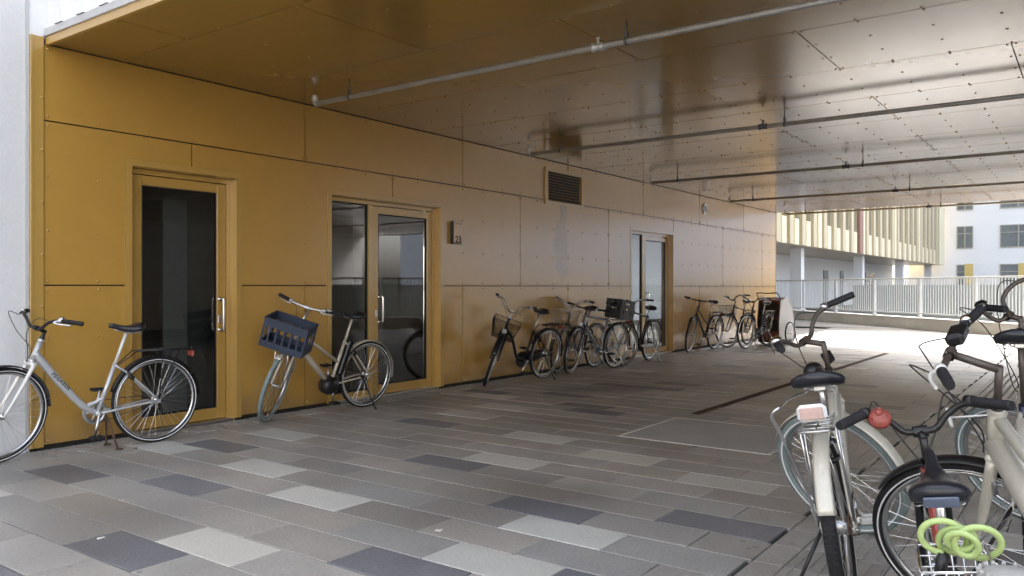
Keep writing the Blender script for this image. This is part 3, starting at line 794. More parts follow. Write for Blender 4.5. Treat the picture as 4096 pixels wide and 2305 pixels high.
def bicycle(label, rear, heading, lean=5, steer=0, WB=1.09, R=.345, tr=.019, front=None, style='diamond', paint='black', forkpaint=None,
            tyreF='tyre', tyreR='tyre', rim='alu', fender=None, bars='city', stem=(.06, .05), barpaint='black', seat=.97, saddleW=.19, saddlemat='saddle',
            rack=None, basket=None, chaincase=None, kick='side', light=True, hl=.15, group='parked bicycles', crank=20, band=True, postpaint='alu',
            bell=None, motor=False, cables=True, barw=1.0, tubes=1.0, nsp=32, gripmat='matblack', rearlight=True, name='bicycle', bars_z=0, ribs=False, kicklen=1.0, saddlesize=.26, forkleg=None, frontrack=False, levermat='alu', sadtilt=3):
    a = V((-.3746, 0, .9272)); p = V((.9272, 0, .3746))
    hubR = V((0, 0, R)); hubF = V((WB, 0, R)); BB = V((.44*WB/1.09, 0, R-.06))
    A0 = hubF-p*.052
    c0 = A0+a*(R+.055); ht0 = A0+a*(R+.07); ht1 = ht0+a*hl; hd = ht1+a*.012
    ax = a
    ST = Mx.Translation(A0) @ Mx.Rotation(R_(steer), 4, a) @ Mx.Translation(-A0)
    # let the front wheel touch the ground: pitch correction
    zmin = min((ST @ V((hubF.x+R*math.cos(t_), 0, hubF.z+R*math.sin(t_)))).z for t_ in [i*.05 for i in range(126)])
    pitch = math.atan2(zmin, WB)
    if front is not None:
        d = V(front).to_2d()-V(rear).to_2d() if False else None
    root = thing(name, label, 'bicycle', (rear[0], rear[1], 0), (R_(lean), pitch, R_(heading)), group)
    sa = V((-math.cos(R_(71)), 0, math.sin(R_(71))))
    fp = forkpaint or paint; T = tubes
    seatc = BB+sa*((seat-BB.z-.08)/sa.z); sth = {'diamond': .53, 'step': .40, 'wave': .42, 'mixte': .46, 'kid': .28}[style]
    stop = BB+sa*sth
    # --- frame
    mb = MB()
    mb.tube([ht0, ht1], .0185*T, 12); mb.lathe([(.022*T, 0), (.022*T, .014)], ht1-a*.014, a, 12); mb.lathe([(.022*T, 0), (.022*T, .014)], ht0, a, 12)
    mb.tube([BB, stop], .0155*T, 10); mb.lathe([(.0, -.036), (.021, -.036), (.021, .036), (0, .036)], BB, (0, 1, 0), 14)
    dt = ht0+a*.03
    if style == 'diamond':
        mb.tube([dt, BB], .0165*T, 12); mb.tube([ht1-a*.025, stop-sa*.03], .0145*T, 10)
    elif style == 'step':      # one thick curved down tube with a short strut
        m1 = dt.lerp(BB, .35)+V((-.030, 0, -.045)); m2 = dt.lerp(BB, .72)+V((-.02, 0, -.06))
        mb.tube(cr([ht0+a*.07, dt.lerp(BB, .06)+V((-.02, 0, .01)), m1, m2, BB], 8), [.022*T, .026*T, .026*T, .024*T, .02*T], 14)
        st0 = dt.lerp(BB, .78)+V((-.02, 0, -.04)); mb.tube(cr([st0, st0+V((-.06, 0, .022)), BB+sa*.12], 6), .013*T, 10)
    elif style == 'wave':      # deep U of two runs
        mb.tube(cr([ht0+a*.04, dt.lerp(BB, .25)+V((-.05, 0, -.05)), V((BB.x+.17, 0, BB.z+.055)), V((BB.x+.06, 0, BB.z+.035)), BB+sa*.08], 8), .020*T, 12)
        mb.tube([V((BB.x+.12, 0, BB.z+.03)), BB], .016*T, 10)
    elif style == 'mixte':
        mb.tube([dt, BB+V((.02, 0, .01))], .026*T, 12); mb.tube([ht1-a*.03, BB+sa*.23], .0145*T, 10)
    elif style == 'kid':
        mb.tube(cr([ht0+a*.03, dt.lerp(BB, .5)+V((0, 0, -.03)), BB], 8), .019, 12); mb.tube(cr([ht1-a*.03, dt.lerp(BB, .5)+V((-.02, 0, .03)), stop-sa*.06], 8), .014, 10)
    for s in (-1, 1):
        ys = .026; ye = .058
        mb.tube(cr([BB+V((-.02, s*ys, 0)), BB.lerp(hubR, .3)+V((0, s*.04, 0)), hubR+V((0, s*ye, 0))], 4), .0095, 8)
        mb.tube(cr([stop-sa*.02+V((0, s*.014, 0)), stop.lerp(hubR, .35)+V((0, s*.036, .0)), hubR+V((0, s*ye, 0))], 4), .0078*T, 8)
        mb.box(hubR+V((.004, s*ye, 0)), (.035, .006, .04))
    mb.build('frame', paint, root)
    # --- wheels
    add_wheel(root, Mx.Translation(hubR), R, tr, tyreR, rim, .024, band, nsp, 'rear_wheel')
    add_wheel(root, ST @ Mx.Translation(hubF), R, tr, tyreF, rim, .020, band, nsp, 'front_wheel')
    # --- fork
    mb = MB(ST)
    mb.tube([c0-a*.0, ht1], .012, 8); mb.box(c0, (.05, .10, .032), Mx.Rotation(R_(-22), 3, 'Y'), .01)
    for s in (-1, 1): mb.tube(cr([c0+V((0, s*.042, 0)), c0.lerp(hubF, .55)+V((-.008, s*.047, 0)), hubF+V((0, s*.05, 0))], 5), [.0145*T, .0125*T, .0085], 10)
    mb.build('fork', fp, root)
    # --- seat post and saddle
    sc = BB+sa*((seat-BB.z)/sa.z)
    MB().tube([stop-sa*.02, sc-sa*.055], .0128, 10).build('seat_post', postpaint, root)
    mb = saddle_mb(sc+V((0, 0, -.018)), saddlesize, saddleW, sadtilt)
    so = mb.build('saddle', saddlemat, root)
    mb = MB()
    for s in (-1, 1): mb.tube(cr([sc+V((-.07, s*.045, -.045)), sc+V((-.05, s*.03, -.062)), sc+V((.03, s*.022, -.06)), sc+V((.11, s*.012, -.035))], 4), .0035, 6)
    for s in (-1, 1):
        hx = [sc+V((-.065+.012*math.cos(k*.9), s*.05+.012*math.sin(k*.9), -.075+k*.0022)) for k in range(22)]
        mb.tube(hx, .0022, 5)
    mb.box(sc+V((-.01, 0, -.062)), (.04, .05, .022), None, .004)
    mb.build('saddle_rails', 'alu', so)
    # --- handlebar
    q0 = ht1+a*stem[1]; T0 = q0+V((stem[0], 0, stem[0]*.35+.01+bars_z))
    mb = MB(ST); mb.lathe([(.019, 0), (.019, .02)], ht1, a, 12)
    mb.tube([ht1, q0+a*.012], .0125, 10); mb.tube([q0, T0], .0135, 10); mb.lathe([(.019, -.022), (.019, .022)], T0, (0, 1, 0), 12)
    mb.build('stem', barpaint if barpaint != 'alu' else 'alu', root)
    half = [V((x_, y_*barw, z_)) for (x_, y_, z_) in BARS[bars]]
    hp = cr(half, 6); n = len(hp)
    bp = [T0+V((q.x, -q.y, q.z)) for q in reversed(hp)]+[T0+q for q in hp[1:]]
    mb = MB(ST); mb.tube(bp, .0112, 10); hb = mb.build('handlebar', barpaint, root)
    for s in (-1, 1):
        e1 = T0+V((hp[-1].x, s*hp[-1].y, hp[-1].z)); e0 = T0+V((hp[-8].x, s*hp[-8].y, hp[-8].z)); dr = (e1-e0).normalized()
        e0 = e1-dr*.125
        mb = MB(ST); mb.tube([e0, e0+dr*.004, e0+dr*.12, e1+dr*.006], [.0175, .0155, .0165, .015], 12)
        for k in range(9): mb.lathe([(.0150, -.002), (.0172, 0), (.0150, .002)], e0+dr*(.018+k*.012), dr, 12)
        mb.build('grip', gripmat, hb)
        # brake lever and clamp
        mb = MB(ST); cpt = e0-dr*.02
        mb.lathe([(.011, -.014), (.019, -.012), (.019, .012), (.011, .014)], cpt, dr, 12)
        down = V((.35, 0, -.94)); fwd = V((.9, -s*.1, -.35)).normalized()
        mb.tube(cr([cpt, cpt+fwd*.035-dr*.01, cpt+fwd*.05+dr*.04, cpt+fwd*.045+dr*.115], 5), [.009, .008, .0055, .006], 8)
        mb.build('brake_lever', levermat, hb)
        if cables:
            mb = MB(ST); st_ = cpt+fwd*.035-dr*.012
            mb.tube(cr([st_, st_-dr*.06+V((.05, 0, .02)), T0+V((.10, s*.06, -.02)), ht1+V((.085, -s*.02, -.06)), ht0+V((.035, s*.01, .0))], 7), .0028, 5)
            mb.build('brake_cable', 'cable', hb)
    if bell:
        side, bm, br = bell
        k = 9 if br < .035 else 15; bpnt = T0+V((hp[-k].x, side*hp[-k].y, hp[-k].z)); mb = MB(ST)
        mb.lathe([(0, br*.62), (br*.5, br*.56), (br*.85, br*.3), (br, 0), (br*.9, -.004), (.0, -.004)], bpnt+V((.0, 0, .016)) if br < .035 else bpnt+V((-.022, 0, -.004)), (0, 0, 1) if br < .035 else (-.85, 0, .5), 20)
        mb.lathe([(.012, -.01), (.015, -.008), (.015, .008), (.012, .01)], bpnt, (0, 1, 0), 10)
        if br >= .035:
            axn = V((-.85, 0, .5)).normalized()
            for (u_, w_, r_) in ((.0, .012, .012), (.016, -.006, .010), (-.015, -.008, .010), (.0, -.018, .008), (-.004, .024, .007)):
                mb.ell(bpnt+V((-.022, 0, -.004))+axn*(br*.5)+V((0, u_, w_)), (.006, r_, r_), 8, 5)
        mb.build('bell', bm, hb)
    # --- mudguards
    if fender:
        fm, a0, a1 = fender[0], fender[1], fender[2]
        rings = cube_arc(hubR, R+.016, R_(a0), R_(a1), .030, .002)
        fo = MB().loft(rings).build('rear_mudguard', fm, root)
        mb = MB()
        for s in (-1, 1):
            for ang in (a1-35, ) :
                th = R_(ang); mb.tube([hubR+V((0, s*.055, 0)), hubR+V((math.cos(th)*(R+.01), s*.03, math.sin(th)*(R+.01)))], .0022, 5)
        mb.build('mudguard_stay', 'alu', fo)
        rings = cube_arc(hubF, R+.016, R_(fender[3]), R_(fender[4]), .030, .002)
        mb = MB(ST); mb.loft(rings); fo = mb.build('front_mudguard', fm, root)
        mb = MB(ST)
        for s in (-1, 1):
            th = R_(fender[4]-12); mb.tube([hubF+V((0, s*.052, 0)), hubF+V((math.cos(th)*(R+.01), s*.03, math.sin(th)*(R+.01)))], .0022, 5)
        mb.build('mudguard_stay', 'alu', fo)
    # --- drive train
    mb = MB()
    mb.lathe([(.058, -.0015), (.088, -.0015), (.092, 0), (.088, .0015), (.058, .0015)], BB+V((0, -.044, 0)), (0, 1, 0), 36, closedprof=True)
    for k in range(5):
        th = k*2*math.pi/5; mb.tube([BB+V((0, -.044, 0)), BB+V((math.cos(th)*.062, -.044, math.sin(th)*.062))], .006, 6)
    cd = V((math.cos(R_(crank-90)), 0, math.sin(R_(crank-90))))
    for s, dd in ((-1, cd), (1, -cd)):
        mb.tube([BB+V((0, s*.05, 0)), BB+V((0, s*.062, 0))+dd*.17], [.0135, .010], 8)
    mb.tube([BB+V((0, -.07, 0)), BB+V((0, .07, 0))], .009, 8)
    cs = mb.build('crankset', 'alu', root)
    MB().lathe([(0, -.003), (.034, -.003), (.034, .003), (0, .003)], hubR+V((0, -.042, 0)), (0, 1, 0), 18).build('rear_cog', 'rust', cs)
    for s, dd in ((-1, cd), (1, -cd)):
        pc = BB+V((0, s*.112, 0))+dd*.17; mb = MB()
        mb.tube([pc+V((0, -s*.05, 0)), pc+V((0, s*.04, 0))], .006, 6)
        for q in (-1, 1): mb.box(pc+V((q*.036, 0, 0)), (.012, .085, .024), None, .003)
        for q in (-1, 1): mb.box(pc+V((0, q*.038, 0)), (.062, .008, .02), None, .002)
        mb.box(pc, (.03, .08, .014), None, .003)
        mb.build('pedal', 'matblack' if paint not in ('cream',) else 'palegrip', cs)
    mb = MB()
    for s in (-1, 1):
        mb.tube([BB+V((0, -.044, s*.089)), hubR+V((0, -.043, s*.036))], .0035, 5)
    mb.build('chain', 'rust', cs)
    if chaincase:
        mb = MB(); stadium(mb, BB, hubR.lerp(BB, .0) if chaincase[1] else hubR.lerp(BB, .5), .105, .055 if chaincase[1] else .05, .026, -.046); mb.build('chain_guard', chaincase[0], root)
    if motor:
        mb = MB(); mb.lathe([(0, -.075), (.06, -.072), (.088, -.05), (.092, 0), (.088, .05), (.06, .072), (0, .075)], BB+V((.02, 0, -.01)), (0, 1, 0), 24); mb.build('motor_housing', 'black', root)
        stop_ = stop
        mb = MB(); mb.box(BB+sa*.24+V((-.075, 0, .03)), (.065, .08, .36), Mx.Rotation(R_(-19), 3, 'Y'), .012); mb.build('battery', 'black', root)
    # ring lock on seat stays
    mb = MB(); rl = hubR+V((.16, 0, R-.0)).normalized()*(R-.02) if False else stop.lerp(hubR, .33)
    mb.lathe([(.040, -.010), (.056, -.010), (.056, .010), (.040, .010)], rl+V((0, 0, 0)), (.75, 0, -.65), 20, arc=(R_(20), R_(340)), closedprof=True); mb.build('ring_lock', 'black', root)
    # --- stand
    if kick == 'side':
        mb = MB(); k0 = BB.lerp(hubR, .80)+V((0, .055, 0)); Lz = k0.z
        foot = V((k0.x-.05, .23, 0)); foot.z = -foot.y*math.tan(R_(lean))+.002
        mb.tube([k0, foot], [.008, .007], 8); mb.tube([foot+V((-.0, -.004, .02)), foot+V((-.008, .006, .004))], .010, 8); mb.box(k0, (.05, .03, .03), None, .005)
        mb.build('kickstand', 'alu' if kicklen == 1 else 'black', root)
    elif kick == 'twin':
        mb = MB(); k0 = BB+V((-.06, 0, -.02))
        for s in (-1, 1): mb.tube(cr([k0, k0+V((-.015, s*.03, -.06)), V((k0.x-.05, s*.115, .012))], 5), .008, 8); mb.box((k0.x-.06, s*.118, .010), (.055, .022, .014), None, .004)
        mb.build('centre_stand', 'rust', root)
    # --- rack
    if rack:
        z0 = 2*R+.055; x0, x1 = -.27, .17; mb = MB(); w = .062
        loop = [V((x1, -w*.7, z0)), V((x0+.03, -w, z0)), V((x0, -w*.7, z0)), V((x0, w*.7, z0)), V((x0+.03, w, z0)), V((x1, w*.7, z0))]
        mb.tube(loop, .0055, 7)
        for k in range(4): mb.tube([(x1-.06-k*.1, -w*.95, z0), (x1-.06-k*.1, w*.95, z0)], .004, 6)
        mb.tube([(x1-.02, 0, z0), (x0+.02, 0, z0)], .0045, 6)
        for s in (-1, 1):
            for xx in (-.16, -.03): mb.tube([hubR+V((0, s*.062, .01)), V((xx, s*w, z0))], .0045, 6)
            mb.tube([V((x1, s*w*.7, z0)), stop+V((-.0, s*.018, -.03))], .0045, 6)
        mb.build('rear_rack', rack, root)
        if rearlight:
            mb = MB(); mb.box((x0-.015, 0, z0-.045), (.02, .095, .05), None, .008); mb.build('rear_reflector', 'red' if rearlight is True else rearlight, root)
    if light:
        mb = MB(ST); lc = c0+V((.075, 0, .02)) if not basket else c0+V((.10, 0, -.02))
        mb.lathe([(0, -.05), (.018, -.045), (.032, .0), (.034, .012)], lc, (1, 0, -.1), 16); lo = mb.build('headlight', 'black' if barpaint == 'black' else 'alu', root)
        mb = MB(ST); mb.lathe([(.032, .011), (.02, .017), (0, .019)], lc, (1, 0, -.1), 16); mb.build('lens', 'lamp', lo)
        mb = MB(ST); mb.tube([lc+V((-.04, 0, 0)), c0], .004, 6); mb.build('bracket', 'alu', lo)
    root['_t0'] = 0
    del root['_t0']
    root_info[root.name] = dict(ST=ST, c0=c0, T0=T0, ht1=ht1, ht0=ht0, a=a, hubF=hubF, hubR=hubR, stop=stop, sc=sc, R=R, BB=BB)
    return root
root_info = {}

def wedge_basket(root, mat='black', w=.34, d=.25, h=.25, dense=16, shape='wedge', drop=.0):
    I = root_info[root.name]; mb = MB(I['ST'])
    c = I['ht1']+V((.19, 0, -.10-drop))
    top = c.z+h/2; bot = c.z-h/2
    def ring(z):
        f = (z-bot)/h; ww = w/2*(.72+.28*f); dd = d/2*(.66+.34*f); cx = c.x+(f-.5)*.03
        if shape == 'round':
            n = 32; return [V((cx+dd*math.copysign(abs(math.cos(a))**.7, math.cos(a)), ww*math.copysign(abs(math.sin(a))**.7, math.sin(a)), z)) for a in [2*math.pi*i/n for i in range(n)]]
        out = []
        for (p, q) in (((-1, -1), (1, -1)), ((1, -1), (1, 1)), ((1, 1), (-1, 1)), ((-1, 1), (-1, -1))):
            for k in range(8):
                t = k/8; out.append(V((cx+dd*(p[0]*(1-t)+q[0]*t), ww*(p[1]*(1-t)+q[1]*t), z)))
        return out
    nz = 9 if dense < 30 else 14
    for i in range(nz):
        z = bot+h*i/(nz-1); r = .0036 if i in (0, nz-1) else .0015; mb.tube(ring(z), r, 5 if r > .002 else 4, True)
    A, B = ring(bot), ring(top)
    for k in range(0, 32, 1):
        mb.tube([A[k], B[k]], .0014 if k % 8 else .003, 4, cap=False)
        if dense >= 30: mb.tube([(A[k]+A[(k+1) % 32])/2, (B[k]+B[(k+1) % 32])/2], .0018, 4, cap=False)
    for k in range(0, 16): mb.tube([A[k], A[31-k]], .0015, 4, cap=False)
    mb.build('basket', mat, root)
    return c

def crate(name, label, MM, w, d, h, mat, style='slots', group=None):
    t = thing(name, label, 'crate', group=group); t.matrix_world = MM
    mb = MB(); th = .012
    mb.bb(-w/2, w/2, -d/2, d/2, 0, .01)
    def side(px, py, L, rot):
        Q = Mx.Translation((px, py, 0)) @ Mx.Rotation(rot, 4, 'Z'); old = mb.M; mb.M = Q
        if style == 'slots' or L < w-.001 and style != 'bottle':
            mb.bb(-L/2, L/2, -th/2, th/2, .0105, h*.22); mb.bb(-L/2, L/2, -th/2, th/2, h*.72, h-.001)
            n = max(3, int(L/.065))
            for i in range(n+1):
                x = -L/2+L*i/n; ww = .018 if 0 < i < n else .034
                mb.bb(max(-L/2, x-ww/2), min(L/2, x+ww/2), -th/2+.001, th/2-.001, h*.22, h*.72)
            mb.bb(-L/2-.004, L/2+.004, -th/2-.005, th/2+.005, h*.955, h+.004)
        else:
            # solid bottle-crate side with a hand hole and small windows
            cuts = [(-.07, .07, h*.76, h*.88), (-.035, .035, h*.50, h*.62), (-.085, -.055, h*.50, h*.64), (-.12, -.095, h*.26, h*.48), (.075, .10, h*.24, h*.46)]
            zs = sorted({.0105, h-.001} | {c[2] for c in cuts} | {c[3] for c in cuts}); 
            for i in range(len(zs)-1):
                zm = (zs[i]+zs[i+1])/2; act = sorted([(c[0], c[1]) for c in cuts if c[2] < zm < c[3]]); x = -L/2
                for (p, q) in act: mb.bb(x, p, -th/2, th/2, zs[i], zs[i+1]); x = q
                mb.bb(x, L/2, -th/2, th/2, zs[i], zs[i+1])
            mb.bb(-L/2-.004, L/2+.004, -th/2-.005, th/2+.005, h*.955, h+.004)
            mb.bb(-L/2-.003, L/2+.003, -th/2-.003, th/2+.003, .012, .035)
        mb.M = old
    side(0, -d/2+th/2, w, 0); side(0, d/2-th/2, w, math.pi)
    side(-w/2+th/2, 0, d-2*th, math.pi/2); side(w/2-th/2, 0, d-2*th, -math.pi/2)
    mb.build('crate_shell', mat, t)
    return t

def bmat(root):
    return Mx.Translation(root.location) @ root.rotation_euler.to_matrix().to_4x4()

G1 = 'bicycles parked along the gold wall'; G2 = 'bicycles standing in the right foreground'
FEN = (95, 0)
def fen(m, back=190): return (m, 35, back, 20, 175)

# A: silver step-through by the corner
A = bicycle('silver grey step-through bicycle at the gold corner, front wheel before the white wall', (3.53, 6.12), 173, -1.5, 17, 1.10, style='step', paint='silver', forkpaint='silverwhite',
            fender=('black', 15, 180, -5, 178), bars='rise', stem=(.07, .06), barpaint='black', seat=.955, rack='black', kick='twin', light=False, hl=.17, crank=194, group=G1, tubes=1.1, postpaint='silverwhite', bell=(1, 'alu', .022), rearlight=True, barw=1.05)
# frame lettering
I = root_info[A.name]
dt_ = I['ht0']+I['a']*.03; p0 = dt_.lerp(I['BB'], .22)+V((-.020, 0, -.022)); p1 = dt_.lerp(I['BB'], .72)+V((-.022, 0, -.048)); dx_ = (p1-p0).normalized(); up_ = V((0, 1, 0)).cross(dx_)
Q = Mx((( dx_.x, up_.x, 0, 0), (dx_.y, up_.y, 1, 0), (dx_.z, up_.z, 0, 0), (0, 0, 0, 1)))
textmesh('frame_lettering', 'PEGASUS', .036, 'ink', Mx.Translation(p0+V((0, .0275, 0))-up_*.008) @ Q, A, .0012, .001, 1.25)
# B: champagne electric bike with blue crate
B = bicycle('champagne electric bicycle with dark blue crate over its front wheel, beside the first door', (5.84, 6.16), 177, -6, 38, 1.12, style='mixte', paint='champagne', tyreF='tealtyre',
            fender=('champagne', 40, 190, 60, 172), bars='flat', stem=(.05, .20), barpaint='alu', seat=.99, rack=None, kick='side', kicklen=.9, light=True, hl=.16, crank=186, group=G1, tubes=1.1, motor=True, bell=(1, 'alu', .028), tr=.021, postpaint='champagne')
I = root_info[B.name]
crate('blue_crate', 'dark blue slatted plastic crate tilted on the front of the champagne bicycle', bmat(B) @ I['ST'] @ Mx.Translation(I['ht0']+V((.24, 0, .02))) @ Mx.Rotation(R_(2), 4, 'Y') @ Mx.Rotation(R_(90), 4, 'Z'), .41, .28, .27, 'crateblue', group='plastic crates carried on bicycles')
mb = MB(I['ST']); q = I['ht0']+V((.24, 0, .01))
mb.tube([q+V((-.22, -.06, 0)), q+V((.12, -.06, 0))], .006, 6); mb.tube([q+V((-.22, .06, 0)), q+V((.12, .06, 0))], .006, 6)
for s in (-1, 1): mb.tube([q+V((.06, s*.06, 0)), I['hubF']+V((0, s*.058, 0))], .005, 6)
mb.build('front_rack', 'alu', B)
# C: black low step with wedge basket
C = bicycle('black low-step bicycle with black mesh basket, leftmost of the cluster before the glass door', (9.12, 6.12), 177, -9, 36, 1.14, style='wave', paint='black', fender=('black', 25, 190, 25, 176), bars='swan', stem=(.03, .09),
            barpaint='alu', seat=.96, rack='black', kick='side', kicklen=.9, light=True, hl=.16, crank=217, group=G1, chaincase=('black', 1), rearlight='red', tr=.020)
wedge_basket(C, 'black', .36, .26, .24, 40)
# E: silver bike behind, wire basket
Eb = bicycle('bicycle with a big round chrome wire basket, behind the others against the wall', (10.80, 6.28), 182, -3, 10, 1.09, style='wave', paint='brownpaint', fender=('alu', 30, 190, 30, 176), bars='city', stem=(.04, .10),
             barpaint='alu', seat=.95, rack=None, kick='side', light=False, hl=.16, crank=30, group=G1)
wedge_basket(Eb, 'alu', .42, .30, .27, 16, 'round', -.02)
# D: blue-grey diamond frame with crate
D = bicycle('dark blue diamond-frame bicycle with grey down tube and black crate on its rear rack', (10.93, 6.0), 175, -5, 17, 1.11, style='diamond', paint='bluegrey', forkpaint='darkblue', fender=('black', 35, 185, 40, 150), bars='flat', stem=(.08, .06),
            barpaint='black', seat=1.02, rack='alu', kick='side', light=True, hl=.15, crank=100, group=G1, saddleW=.16, postpaint='black', rearlight='red')
I = root_info[D.name]
crate('black_crate', 'black bottle crate with cut-out holes tilted on the rear rack of the dark blue bicycle', bmat(D) @ Mx.Translation((-.02, 0, .762)) @ Mx.Rotation(R_(-7), 4, 'Y'), .37, .28, .29, 'crateblack', 'bottle', 'plastic crates carried on bicycles')
# F: brown-grey with wheel towards us, near door 3
Fb = bicycle('brown grey bicycle leaning in front of the double glass door, kickstand out', (12.36, 6.12), 181, -7, -22, 1.04, style='diamond', paint='brownpaint', fender=('brownpaint', 30, 190, 30, 176), bars='city', stem=(.05, .07),
             barpaint='alu', seat=.93, rack=None, kick='side', light=False, hl=.17, crank=70, group=G1, chaincase=('black', 0), tr=.021, saddleW=.20)
# G
G = bicycle('slim black bicycle standing alone against the wall past the glass door', (15.32, 6.16), 176, -4, 14, 1.04, style='mixte', paint='black', fender=('black', 40, 180, 50, 150), bars='flat', stem=(.05, .12), barpaint='black', seat=.98,
            rack='black', kick='side', light=False, hl=.15, crank=15, group=G1, tubes=.75, rearlight=True, bell=(1, 'black', .02))
# H, I: two black bikes
Hb = bicycle('black bicycle with a dark basket in the far pair, the one against the wall', (17.06, 6.12), 178, -4, -22, 1.06, style='diamond', paint='black', fender=('black', 40, 185, 50, 160), bars='city', stem=(.05, .10), barpaint='black', seat=.97,
             rack='black', kick='side', light=False, hl=.16, crank=35, group=G1)
wedge_basket(Hb, 'black', .32, .24, .22, 16)
Ib = bicycle('black bicycle with a round headlamp in the far pair, nearer the child trailer', (16.86, 5.62), 176, -4, -6, 1.06, style='wave', paint='black', fender=('black', 40, 185, 50, 160), bars='city', stem=(.04, .08), barpaint='black', seat=.95,
             rack='alu', kick='side', light=True, hl=.15, crank=-10, group=G1, chaincase=('black', 1))

# K: big cream bike seen from behind
K = bicycle('cream bicycle seen from behind with wide black saddle and grey-green front tyre', pd(2146, 3.02), 11, -9, 60, 1.09, style='mixte', paint='cream', tyreF='tealtyre', fender=('cream', 62, 160, 45, 205), bars='rise', stem=(.09, .15),
            barpaint='brownpaint', seat=.91, rack='alu', kick='side', kicklen=.9, light=False, hl=.16, crank=-95, group=G2, tubes=1.3, tr=.026, saddleW=.215, bell=(1, 'chrome', .03), rearlight=False, saddlesize=.27)
I = root_info[K.name]
mb = MB(); z0 = 2*I['R']+.125
mb.box((-.30, -.005, z0), (.03, .10, .06), None, .014); tl = mb.build('tail_light', 'whitemetal', K)
mb = MB(); mb.box((-.3165, -.005, z0), (.006, .078, .042), None, .003); mb.build('reflector_lens', 'reflector', tl)
mb = MB(); mb.tube(cr([I['hubR']+V((0, .07, 0)), V((-.06, .085, .50)), V((-.17, .13, z0-.08)), V((-.21, .145, z0-.01)), V((-.20, .11, z0+.02)), V((-.05, .09, z0+.03)), V((.12, .05, z0+.03))], 8), .0065, 8)
mb.build('carrier_loop', 'alu', K)
mb = MB(); mb.lathe([(0, -.045), (.032, -.043), (.034, 0), (.032, .043), (0, .045)], I['hubR']+V((0, .0, 0)), (0, 1, 0), 20); mb.build('gear_hub', 'alu', K)
mb = MB(I['ST']); mb.ell(I['ht1']+V((.08, .0, .03)), (.045, .05, .04), 12, 8); mb.box(I['ht1']+V((.03, -.08, .05)), (.04, .05, .06), None, .008); mb.build('front_lamp_box', 'black', K)

# N: twin of K further right
N = bicycle('dark blue and white bicycle cut off by the right edge, black saddle and bell', (3.93, .20), 3, -3, 62, 1.08, style='mixte', paint='cream', tyreF='tealtyre', fender=('cream', 60, 165, 50, 165), bars='swan', stem=(.05, .25),
            barpaint='brownpaint', seat=1.06, rack=None, kick='side', kicklen=.9, light=False, hl=.17, crank=30, group=G2, tubes=1.25, tr=.026, saddleW=.2, bell=(1, 'black', .03), postpaint='brownpaint')
mb = MB(); I = root_info[N.name]; sa = V((-math.cos(R_(71)), 0, math.sin(R_(71))))
mb.tube([I['BB']+sa*.05, I['stop']+sa*.01], .024, 12); mb.build('seat_tube_sleeve', 'darkblue', N)

# L: cream bike pointing left, big black front wheel
hL = 32
fx, fy = pd(2510, 2.92); rx = fx-1.09*math.cos(R_(hL)); ry = fy-1.09*math.sin(R_(hL))
L = bicycle('cream bicycle cut off by the right edge, black front wheel and brown quill stem', (rx, ry), hL, -9, 54, 1.09, style='mixte', paint='cream', fender=('black', 40, 180, 50, 150), bars='flat', stem=(.12, .15), bars_z=.035,
            barpaint='brownpaint', seat=.98, rack=None, kick='side', kicklen=.9, light=False, hl=.16, crank=30, group=G2, tubes=1.45, tr=.020, bell=(-1, 'chrome', .02), barw=.95, levermat='palegrip')
I = root_info[L.name]
mb = MB(I['ST']); mb.box(I['T0']+V((-.02, -.075, .03)), (.06, .10, .045), None, .012); mb.build('handlebar_lamp', 'black', L)
mb = MB(I['ST']); mb.lathe([(0, 0), (.034, 0), (.034, .008), (0, .008)], I['ht1']+V((.13, .05, .02)), (1, .2, .1), 18); mb.tube([I['ht1']+V((.13, .05, .02)), I['ht1']+V((.0, 0, -.02))], .003, 6); mb.build('front_reflector', 'whitemetal', L)
for s in (-1, 1):
    mb = MB(I['ST']); q = I['c0']+V((.02, s*.05, -.03)); mb.tube([q, q+V((.01, s*.01, -.09))], .008, 6); mb.box(q+V((.01, -s*.012, -.07)), (.05, .012, .014), None, .003); mb.build('brake_caliper', 'alu', L)

# M: child's bike
M_ = bicycle("small red and black child's bicycle with a black handlebar, red bell and black saddle", (2.30, .215), 12, -8, 6, .92, R=.27, tr=.02, style='kid', paint='red', forkpaint='black', fender=None, bars='rise', stem=(.04, .10),
             barpaint='black', seat=.745, rack=None, kick='none', light=False, hl=.10, crank=40, group=G2, saddleW=.155, bell=(1, 'bellred', .038), levermat='black', saddlesize=.26, barw=.8, sadtilt=16)
I = root_info[M_.name]
mb = MB(); sc = I['sc']; mb.box(sc+V((-.112, 0, -.052)), (.008, .085, .03), Mx.Rotation(R_(-15), 3, 'Y'), .003); mb.build('saddle_panel', 'saddlegrey', M_)
# rear wire carrier basket
mb = MB(); bc = V((-.14, 0, .56)); w_, d_, h_ = .15, .22, .11
for i in range(5):
    z = bc.z-h_/2+h_*i/4
    mb.tube([V((bc.x+sx*d_/2, sy*w_/2, z)) for (sx, sy) in ((-1, -1), (-1, 1), (1, 1), (1, -1))], .003 if i not in (0, 4) else .0045, 6, True)
for k in range(7):
    y = -w_/2+w_*k/6
    mb.tube([(bc.x-d_/2, y, bc.z+h_/2), (bc.x-d_/2, y, bc.z-h_/2), (bc.x+d_/2, y, bc.z-h_/2), (bc.x+d_/2, y, bc.z+h_/2)], .0025, 5)
for s in (-1, 1): mb.tube([V((bc.x, s*.06, bc.z-h_/2)), I['hubR']+V((0, s*.062, 0))], .005, 6); mb.tube([V((bc.x+d_/2, s*.05, bc.z-h_/2)), I['stop']], .005, 6)
mb.build('carrier_basket', 'chrome', M_)
